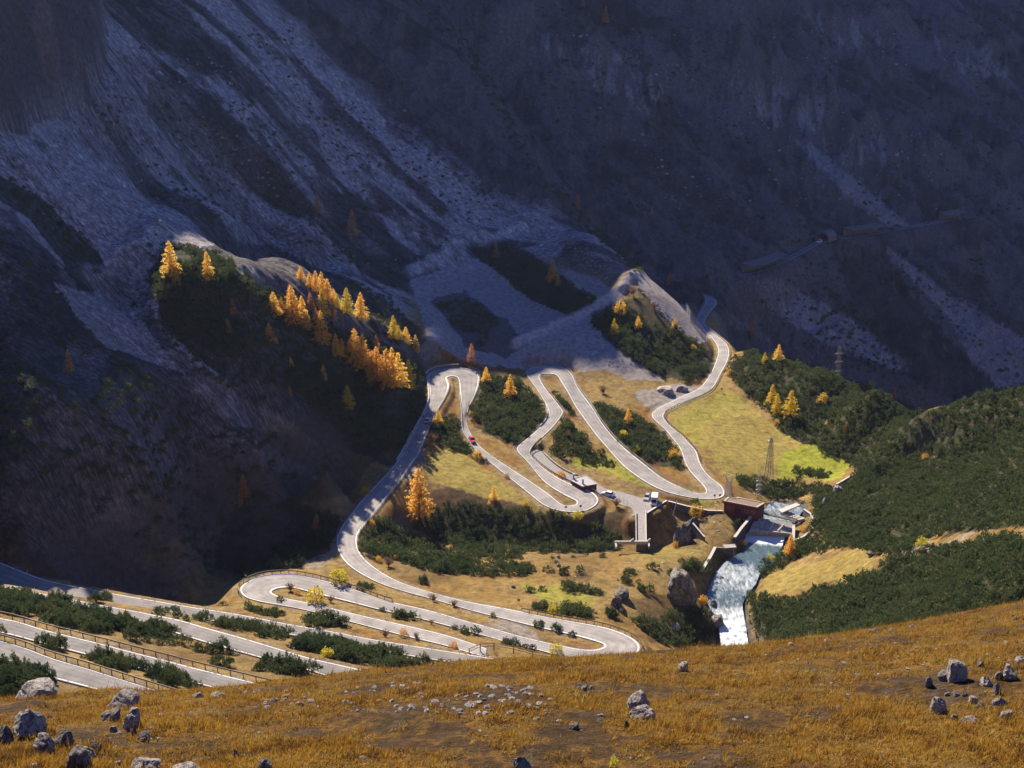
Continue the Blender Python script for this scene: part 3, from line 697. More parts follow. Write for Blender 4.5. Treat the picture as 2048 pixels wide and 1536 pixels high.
# ------------------------------------------------------------------ roads
def road_material(k=1.0):
    m, nt, b = new_mat('weathered_asphalt')
    uv = N(nt, 'ShaderNodeUVMap'); sp = N(nt, 'ShaderNodeSeparateXYZ'); nt.links.new(uv.outputs[0], sp.inputs[0])
    tc = N(nt, 'ShaderNodeTexCoord')
    n1 = noise(nt, .25, 6, tc.outputs['Object']); n2 = noise(nt, 6, 4, tc.outputs['Object'])
    base = ramp(nt, n1.outputs[0], [(.3, (.18*k,.17*k,.163*k)), (.55, (.27*k,.254*k,.245*k)), (.75, (.335*k,.317*k,.306*k))])
    # tyre lanes and patched seams
    wv = N(nt, 'ShaderNodeMath', operation='PINGPONG'); wv.inputs[1].default_value = .25; nt.links.new(sp.outputs[0], wv.inputs[0])
    rl = ramp(nt, wv.outputs[0], [(0, (1,1,1)), (.12, (.84,.84,.84)), (.25, (1.03,1.03,1.03))])
    c = mixn(nt, 1.0, base.outputs[0], rl.outputs[0], 'MULTIPLY')
    r2 = ramp(nt, n2.outputs[0], [(.35, (.78,.78,.78)), (.6, (1.12,1.12,1.12))])
    c = mixn(nt, 1.0, c, r2.outputs[0], 'MULTIPLY')
    # white edge line, worn
    d = N(nt, 'ShaderNodeMath', operation='PINGPONG'); d.inputs[1].default_value = .5; nt.links.new(sp.outputs[0], d.inputs[0])
    g1 = N(nt, 'ShaderNodeMath', operation='GREATER_THAN'); g1.inputs[1].default_value = .035; nt.links.new(d.outputs[0], g1.inputs[0])
    g2 = N(nt, 'ShaderNodeMath', operation='LESS_THAN'); g2.inputs[1].default_value = .075; nt.links.new(d.outputs[0], g2.inputs[0])
    g = N(nt, 'ShaderNodeMath', operation='MULTIPLY'); nt.links.new(g1.outputs[0], g.inputs[0]); nt.links.new(g2.outputs[0], g.inputs[1])
    wn_ = noise(nt, 1.3, 3, tc.outputs['Object']); gw = N(nt, 'ShaderNodeMath', operation='GREATER_THAN'); gw.inputs[1].default_value = .40; nt.links.new(wn_.outputs[0], gw.inputs[0])
    g3 = N(nt, 'ShaderNodeMath', operation='MULTIPLY'); nt.links.new(g.outputs[0], g3.inputs[0]); nt.links.new(gw.outputs[0], g3.inputs[1])
    c = mixn(nt, g3.outputs[0], c, (.66,.64,.61))
    nt.links.new(c, b.inputs['Base Color']); b.inputs['Roughness'].default_value = .85; b.inputs['Specular IOR Level'].default_value = .2
    bump(nt, b, n2.outputs[0], .3, .05)
    return m
M_ROAD = road_material(); M_ROAD_VIGN = road_material(.72)  # second copy, lower legs: vignette darkening put into the asphalt colour
M_GRAVEL, nt_, b_ = new_mat('gravel_track')
tc_ = N(nt_, 'ShaderNodeTexCoord'); n_ = noise(nt_, 1.2, 8, tc_.outputs['Object'], .7)
nt_.links.new(ramp(nt_, n_.outputs[0], [(.3, (.17,.16,.155)), (.6, (.26,.245,.235)), (.8, (.33,.31,.3))]).outputs[0], b_.inputs['Base Color'])
def build_road(name, nm, mat, dz=.05, thick=.25):
    L, R = ROADS[nm]; n = len(L)
    ts = np.array([0, .06, .3, .5, .7, .94, 1.0])
    V_ = np.concatenate([L[:, None]*(1-ts)[None, :, None]+R[:, None]*ts[None, :, None]], 1)
    V_[..., 2] += dz+.06*np.sin(ts*math.pi)[None]
    W = np.linalg.norm((L-R)[:, :2], axis=1)
    arc = np.concatenate([[0], np.cumsum(np.linalg.norm(np.diff((L+R)/2, axis=0), axis=1))])
    uv = np.stack([np.repeat(ts[None], n, 0), np.repeat(arc[:, None]/6, len(ts), 1)], -1)
    # side skirts so the slab has an edge
    lo = V_[:, [0, -1]].copy(); lo[..., 2] -= thick
    allv = np.concatenate([lo[:, :1], V_, lo[:, 1:]], 1); uva = np.concatenate([uv[:, :1], uv, uv[:, -1:]], 1)
    k = len(ts)+2
    me = mesh_np(name, allv.reshape(-1, 3), grid_faces(n, k)[:, ::-1], mat, False, uva.reshape(-1, 2))
    return struct(obj(name, me))
build_road('road', 'main', M_ROAD)
for q in 'dcba': build_road('road', q, M_ROAD_VIGN)
build_road('yard_track', 'yard', M_GRAVEL, .02)
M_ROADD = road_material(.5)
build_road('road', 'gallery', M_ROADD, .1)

# ------------------------------------------------------------------ plants
def leaf_mat(name, cols, transl, bump_=False):
    m, nt, b = new_mat(name)
    oi = N(nt, 'ShaderNodeObjectInfo'); geo = N(nt, 'ShaderNodeNewGeometry'); tc = N(nt, 'ShaderNodeTexCoord')
    nz = noise(nt, .6, 3, geo.outputs['Position'])
    big = noise(nt, .085, 3, geo.outputs['Position']); rb_ = N(nt, 'ShaderNodeMapRange'); nt.links.new(big.outputs[0], rb_.inputs[0]); rb_.inputs[1].default_value = .3; rb_.inputs[2].default_value = .7; rb_.inputs[3].default_value = -.25; rb_.inputs[4].default_value = .35
    ad0 = N(nt, 'ShaderNodeMath', operation='ADD'); nt.links.new(oi.outputs['Random'], ad0.inputs[0]); nt.links.new(rb_.outputs[0], ad0.inputs[1])
    add = N(nt, 'ShaderNodeMath', operation='ADD'); nt.links.new(ad0.outputs[0], add.inputs[0]); nt.links.new(nz.outputs[0], add.inputs[1])
    hf = N(nt, 'ShaderNodeMath', operation='MULTIPLY'); nt.links.new(add.outputs[0], hf.inputs[0]); hf.inputs[1].default_value = .5
    ri_ = N(nt, 'ShaderNodeMath', operation='MULTIPLY_ADD'); nt.links.new(geo.outputs['Random Per Island'], ri_.inputs[0]); ri_.inputs[1].default_value = .35; nt.links.new(hf.outputs[0], ri_.inputs[2])
    r = ramp(nt, ri_.outputs[0], [(.2+.75*i/(len(cols)-1), c) for i, c in enumerate(cols)])
    nt.links.new(r.outputs[0], b.inputs['Base Color'])
    tr = N(nt, 'ShaderNodeBsdfTranslucent'); nt.links.new(r.outputs[0], tr.inputs[0])
    mx = N(nt, 'ShaderNodeMixShader'); mx.inputs[0].default_value = transl
    nt.links.new(b.outputs[0], mx.inputs[1]); nt.links.new(tr.outputs[0], mx.inputs[2])
    nt.links.new(mx.outputs[0], nt.nodes['Material Output'].inputs[0])
    b.inputs['Specular IOR Level'].default_value = .15
    return m
M_LARCH = leaf_mat('larch_needles_gold', [(.58,.30,.08), (.78,.46,.10), (.84,.54,.11), (.86,.62,.15)], .55)
M_LARCHY = leaf_mat('larch_needles_yellow', [(.50,.36,.06), (.70,.50,.06), (.62,.50,.07)], .55)
M_LARCHB = leaf_mat('larch_needles_rust', [(.42,.19,.07), (.58,.28,.09), (.64,.36,.11)], .5)
M_PINE = leaf_mat('dwarf_pine_needles', [(.022,.040,.020), (.042,.070,.030), (.066,.098,.036), (.105,.118,.046)], .3)
M_YEL = leaf_mat('yellow_leaves', [(.50,.36,.03), (.62,.48,.04), (.48,.44,.05)], .5)
M_ORA = leaf_mat('orange_leaves', [(.45,.20,.04), (.62,.33,.05), (.60,.40,.06)], .5)
M_TWIG = leaf_mat('bare_twigs', [(.16,.09,.06), (.22,.13,.08), (.26,.17,.10)], .2)
M_BARK, nt_, b_ = new_mat('bark')
tc_ = N(nt_, 'ShaderNodeTexCoord'); n_ = noise(nt_, 4, 6, tc_.outputs['Object'])
nt_.links.new(ramp(nt_, n_.outputs[0], [(.35, (.045,.035,.028)), (.65, (.13,.10,.08))]).outputs[0], b_.inputs['Base Color'])

def blades(C, D, S, W, r, kind='quad'):
    """leaf faces at C pointing along D, length S, width W, with a random twist"""
    n = len(C)
    D = D/np.maximum(np.linalg.norm(D, axis=1, keepdims=True), 1e-6)
    A = r.normal(size=(n, 3)); B = np.cross(D, A); B /= np.maximum(np.linalg.norm(B, axis=1, keepdims=True), 1e-6)
    S = S[:, None]; W = W[:, None]
    if kind == 'tri':
        V_ = np.stack([C-B*W*.5, C+B*W*.5, C+D*S], 1); return V_
    V_ = np.stack([C-B*W*.35, C+D*S*.5-B*W*.6, C+D*S, C+D*S*.45+B*W*.6], 1)
    return V_
def quads_mesh(name, V_, mat):
    n, k, _ = V_.shape
    return mesh_np(name, V_.reshape(-1, 3), np.arange(n*k).reshape(n, k), mat)
def trunk_mesh(name, h, r0, r, limbs=0, lean=.02):
    bm = bmesh.new()
    def tube(p0, p1, ra, rb, n=7):
        d = (p1-p0).normalized(); q = d.to_track_quat('Z', 'Y').to_matrix()
        a = [bm.verts.new(p0+q@Vector((math.cos(t)*ra, math.sin(t)*ra, 0))) for t in [2*math.pi*i/n for i in range(n)]]
        b = [bm.verts.new(p1+q@Vector((math.cos(t)*rb, math.sin(t)*rb, 0))) for t in [2*math.pi*i/n for i in range(n)]]
        for i in range(n): bm.faces.new((a[i], a[(i+1) % n], b[(i+1) % n], b[i]))
    seg = 5; P = [Vector((r.normal()*lean*h*(i > 0), r.normal()*lean*h*(i > 0), h*i/seg-(.6 if i == 0 else 0))) for i in range(seg+1)]
    for i in range(seg): tube(P[i], P[i+1], r0*(1-.92*i/seg), r0*(1-.92*(i+1)/seg))
    for i in range(limbs):
        z = h*(.12+.75*i/limbs); a = i*2.4; L = .26*h*(1-z/h)+.25
        tube(Vector((0, 0, z)), Vector((math.cos(a)*L, math.sin(a)*L, z+.10*L)), r0*.22*(1-z/h)+.012, .008, 4)
    me = bpy.data.meshes.new(name); bm.to_mesh(me); bm.free(); me.materials.append(M_BARK)
    return me
def larch_crown(name, h, seed, mat, dens=1.0, wide=.33):
    r = np.random.default_rng(seed); C, D, S, W = [], [], [], []
    z = .07*h
    while z < h*.985:
        f = z/h
        L0 = wide*h*(1-f)**.75*min(1, .55+f*3)+.12
        for b in range(int(r.integers(4, 7))):
            a = r.uniform(0, 2*math.pi); L = L0*r.uniform(.55, 1.12)
            n = max(4, int(L*6.5*dens))
            t = r.uniform(.12, 1, n)
            up = r.uniform(-.12, .16)
            px = np.cos(a)*L*t; py = np.sin(a)*L*t; pz = z+up*L*t-.16*L*t*t+.06*L
            C.append(np.stack([px, py, pz], 1)+r.normal(size=(n, 3))*.07)
            dd = np.stack([np.cos(a)*np.ones(n), np.sin(a)*np.ones(n), np.full(n, .1)], 1)+r.normal(size=(n, 3))*.75
            D.append(dd); S.append(r.uniform(.26, .58, n)*(1-.35*f)); W.append(r.uniform(.18, .34, n))
        z += h*.022*r.uniform(.7, 1.3)
    n = 12; C.append(np.stack([r.normal(size=n)*.05, r.normal(size=n)*.05, h*r.uniform(.93, 1.0, n)], 1)); D.append(np.stack([r.normal(size=n)*.4, r.normal(size=n)*.4, np.ones(n)], 1)); S.append(np.full(n, .35)); W.append(np.full(n, .14))
    return quads_mesh(name, blades(np.vstack(C), np.vstack(D), np.concatenate(S), np.concatenate(W), r), mat)
LARCH = []
for i in range(9):
    mat = [M_LARCH, M_LARCH, M_LARCH, M_LARCHY, M_LARCHB][i % 5]
    LARCH.append((larch_crown('larch_crown', 10.0, 100+i, mat, 1.0 if i % 5 != 4 else .55, [.33, .29, .37][i % 3]), trunk_mesh('larch_trunk', 9.6, .19, np.random.default_rng(i), 16)))
def pine_shoots(seed, npl, rx, ry, h, nb, size, wid):
    """a dwarf pine: many upright candle-like shoots on sprawling stems"""
    r = np.random.default_rng(seed); a = r.uniform(0, 2*math.pi, npl); q = np.sqrt(r.uniform(0, 1, npl))
    lump = 1+.25*np.sin(a*3+seed)+.15*np.sin(a*5+seed*2)
    x = np.cos(a)*q*rx*lump; y = np.sin(a)*q*ry*lump
    top = h*np.sqrt(np.clip(1.05-q**2.0, .03, 1))*r.uniform(.62, 1.15, npl)
    ph = np.clip(top*r.uniform(.55, .9, npl), .5, 1.7); pr = r.uniform(.26, .46, npl)
    t = r.uniform(0, 1, (npl, nb)); th = r.uniform(0, 2*math.pi, (npl, nb)); w = pr[:, None]*(1-t)**.8*r.uniform(.55, 1.0, (npl, nb))
    C = np.stack([x[:, None]+np.cos(th)*w, y[:, None]+np.sin(th)*w, (top-ph)[:, None]+ph[:, None]*t*.9], -1).reshape(-1, 3)
    C[:, 2] = np.maximum(C[:, 2], .08)
    D = np.stack([np.cos(th)*.55, np.sin(th)*.55, np.full(th.shape, 1.0)], -1).reshape(-1, 3)+r.normal(size=(npl*nb, 3))*.22
    m = len(C)
    return blades(C, D, r.uniform(*size, m), r.uniform(.7, 1.2, m)*wid, r)
PINE_HI = [quads_mesh('dwarf_pine_foliage', pine_shoots(200+i, 46, 2.0, 1.7, 2.5+.3*(i % 3), 34, (.25, .45), .12), M_PINE) for i in range(7)]
PINE_STEM = trunk_mesh('dwarf_pine_stem', 1.6, .10, np.random.default_rng(5), 8, .06)
PINE_LO = [pine_shoots(300+i, 26, 2.0, 1.8, 2.4+.3*(i % 3), 10, (.42, .75), .24) for i in range(8)]
# narrow upright clusters
def shrub_crown(seed, n, R, h, mat, size=.3):
    r = np.random.default_rng(seed)
    d = r.normal(size=(n, 3)); d /= np.linalg.norm(d, axis=1, keepdims=True); d[:, 2] = np.abs(d[:, 2])
    q = r.uniform(.35, 1, n)**.6
    lump = .75+.5*vnoise(d[:, 0]*2.2+seed, d[:, 1]*2.2+d[:, 2], 9)
    C = d*np.array([R, R, h])*(q*lump)[:, None]+np.array([0, 0, .15*h])
    return quads_mesh('leaf_crown', blades(C, d+r.normal(size=(n, 3))*.8, r.uniform(.7, 1.3, n)*size, r.uniform(.6, 1.0, n)*size*.8, r), mat)
def twig_crown(seed, n, R, h, mat):
    r = np.random.default_rng(seed); a = r.uniform(0, 2*math.pi, n); t = r.uniform(.1, 1, n)
    lean = r.uniform(.1, 1, n)*R
    C = np.stack([np.cos(a)*lean*t, np.sin(a)*lean*t, h*t*.8], 1)
    D = np.stack([np.cos(a)*lean, np.sin(a)*lean, np.full(n, h)], 1)+r.normal(size=(n, 3))*.4
    return quads_mesh('twigs', blades(C, D, r.uniform(.4, .8, n), r.uniform(.05, .10, n), r), mat)
SHRUB = {'yellow': [shrub_crown(400+i, 420, 1.0, 1.5, M_YEL, .22) for i in range(3)], 'orange': [shrub_crown(410+i, 420, 1.0, 1.6, M_ORA, .22) for i in range(3)], 'bare': [twig_crown(420+i, 260, 1.1, 1.6, M_TWIG) for i in range(3)]}
SHRUB_STEM = trunk_mesh('shrub_stem', 1.2, .06, np.random.default_rng(9), 7, .05)

def px_m(y): return FPX/(y*1.06)          # pixels (of 2048) per metre at a distance
def larch(frame, x, y, hpx, var, label, shade=False, group='golden larches on the mountain slope'):
    u, v = frame(x, y) if frame else (x, y)
    if frame: hpx = hpx/{Z6: 3.072, Z4: 3.413, Z3: 2.793, Z2: 2.926}[frame]
    p = hit(u, v, 120)
    h = hpx*1.12/(px_m(p.y)*.97)
    t = thing('larch_tree', (p.x, p.y, p.z-.1), random.uniform(0, 6.28), label, 'tree', group, h/10.0)
    t.scale = (h/10*random.uniform(.92, 1.1), h/10*random.uniform(.92, 1.1), h/10)
    cr, tr = LARCH[var % len(LARCH)]
    obj('crown', cr, t); obj('trunk', tr, t)
    return t
LZ6 = [(285,480,200,0,'tallest golden larch at the upper left tip of the larch spur'),(320,530,95,3,'short golden larch tucked below the tallest one at the upper left of the spur'),
 (512,505,165,1,'lone golden larch standing right of the uppermost larch on the dark pine spur'),(665,705,92,4,'small faded larch alone among dwarf pines left of the larch row'),(635,820,82,4,'thin faded larch lowest on the left edge of the dwarf pine spur'),
 (888,868,105,0,'small orange larch below the left end of the larch row'),(928,886,60,1,'stubby larch leaning against the small orange larch below the row'),
 (918,722,140,5,'broad orange larch at the left end of the main larch row'),(966,722,112,4,'rusty larch behind the left end of the main larch row'),(1012,610,85,4,'rusty larch peeping over the main row from the scree behind'),
 (1030,766,215,0,'tall bright golden larch near the left end of the main row'),(1092,762,155,1,'golden larch right of the tall bright one in the main row'),(1120,802,112,9,'rusty low larch in the middle of the main row'),
 (1178,832,150,4,'faded larch in the middle of the main row where it dips'),(1208,888,185,5,'pale orange larch where the main row turns downhill'),(1240,884,105,4,'small rusty larch under the bend of the main row'),
 (1080,490,75,5,'topmost larch of the upper group on the scree'),(1135,540,85,0,'golden larch second from the top of the upper scree group'),(1175,570,120,5,'slim larch in the middle of the upper scree group'),
 (1210,582,125,1,'tall larch in the middle of the upper scree group'),(1246,622,125,0,'bright larch low in the upper scree group'),(1282,652,95,5,'larch at the lower end of the upper scree group'),(1304,664,80,3,'yellow larch closing the upper scree group'),
 (1210,716,145,3,'greenish yellow larch between the upper group and the main row'),(1276,742,125,4,'faded brown larch between the upper group and the main row'),(1140,672,92,4,'dull brown larch in shade between upper group and main row'),
 (1365,702,145,3,'yellow larch left of the pair at the edge of the scree'),(1450,742,155,0,'broad golden larch right of the pair at the edge of the scree'),
 (1650,852,130,3,'yellow green larch topping the trio above the road hairpin'),(1682,862,85,3,'short yellow larch in the middle of the trio above the hairpin'),(1725,890,100,5,'orange larch of the trio above the hairpin'),
 (1786,940,102,1,'last larch before the white rubble ridge above the hairpin'),(1545,922,88,4,'spindly faded larch alone above the lower larch clump'),
 (1298,962,130,0,'broad golden larch at the left of the lower clump'),(1335,972,112,1,'golden larch tucked at the left of the lower clump'),(1415,1032,220,0,'tallest larch of the lower clump, left half'),
 (1460,1036,185,5,'orange larch beside the tallest of the lower clump'),(1382,992,125,1,'small golden larch in the gap of the lower clump'),(1550,1112,195,0,'tall golden larch in the clump beside the road hairpin'),
 (1520,1104,165,9,'pale larch behind the clump beside the road hairpin'),(1610,1150,215,5,'larch in the middle of the clump beside the hairpin'),(1645,1162,235,1,'tallest larch of the clump beside the road hairpin'),
 (1684,1162,205,5,'larch right of the tallest in the hairpin clump'),(1745,1172,178,3,'yellow larch nearest the left bend of the hairpin road'),(1505,1142,85,3,'low yellow larch at the foot of the hairpin clump'),
 (1220,1112,92,1,'small golden larch alone in dark dwarf pines below the lower clump'),(1020,1022,55,5,'tiny orange larch among the dwarf pines low on the spur'),(1015,1202,62,4,'tiny faded larch lowest among the spur pines'),
 (1370,1292,148,3,'lone yellow larch low on the dark slope left of the hairpin'),(1925,1382,92,5,'small orange larch against the retaining wall below the hairpin')]
for x, y, h, var, lb in LZ6: larch(Z6, x, y, h, var, lb)
for u, v, h, var, lb in [(705,472,46,4,'dim orange larch alone in shade high on the scree'),(636,427,34,4,'faint brown larch in shade on the left scree'),(1105,566,40,5,'orange larch above a rounder one beside the bright scree fan'),
 (1116,573,22,1,'round low orange larch under its taller neighbour by the scree fan'),(992,517,28,4,'dim larch on the shaded brown patch left of the scree fan'),(1228,670,30,3,'slim yellow larch in the pine thicket under the rubble ridge'),
 (1276,658,24,5,'orange larch in the thicket left of the pale yellow one'),(1350,661,25,3,'pale yellow larch on the scree above the rockfall fence'),(943,731,40,4,'faded larch right above the first road hairpin'),
 (972,766,30,5,'small orange larch at the right bend of the first hairpin'),(1020,796,44,0,'round golden larch between the two upper hairpins'),(1256,848,30,0,'small orange larch between the second and third road legs'),
 (838,1032,94,0,'big bright orange larch standing by the road embankment below the meadow'),(490,1012,62,4,'pinkish brown larch on the dark left slope'),(634,1060,33,0,'small orange larch left of the big road bend'),
 (988,1000,27,5,'small orange larch at the edge of the brown cliff'),(978,1013,14,0,'tiny orange larch on the cliff under the meadow'),(1556,724,32,5,'orange larch on the skyline of the pine moraine'),(1529,730,24,3,'slim yellow larch left of the orange one on the moraine'),
 (1543,814,42,3,'yellow larch at the left of the trio by the meadow'),(1553,830,40,3,'middle larch of the yellow trio by the meadow'),(1580,838,54,3,'tallest larch at the right of the yellow trio by the meadow'),
 (1690,869,21,4,'small brown larch on the pine moraine'),(1787,796,22,4,'small brown larch on the right skyline of the moraine'),(1503,674,36,4,'dim larch in shade behind the moraine'),(1338,571,26,4,'dim larch in shade beyond the rubble ridge'),
 (1155,419,26,4,'dim larch on the shaded slope behind the ridge line'),(1180,436,16,4,'small dim larch below another behind the ridge line'),(1211,46,26,4,'orange larch near the top edge on the far mountain'),(1166,13,14,4,'small orange larch cut by the top edge'),
 (140,746,44,4,'dim brown larch in the dark lower left slope'),(1580,1112,44,5,'orange larch leaning over the river beside the weir'),(1303,430,14,4,'very small dim larch on the far shaded slope'),(557,300,10,4,'tiny dim larch on the shaded scree')][:33]:
    larch(None, u, v, h, var, lb)

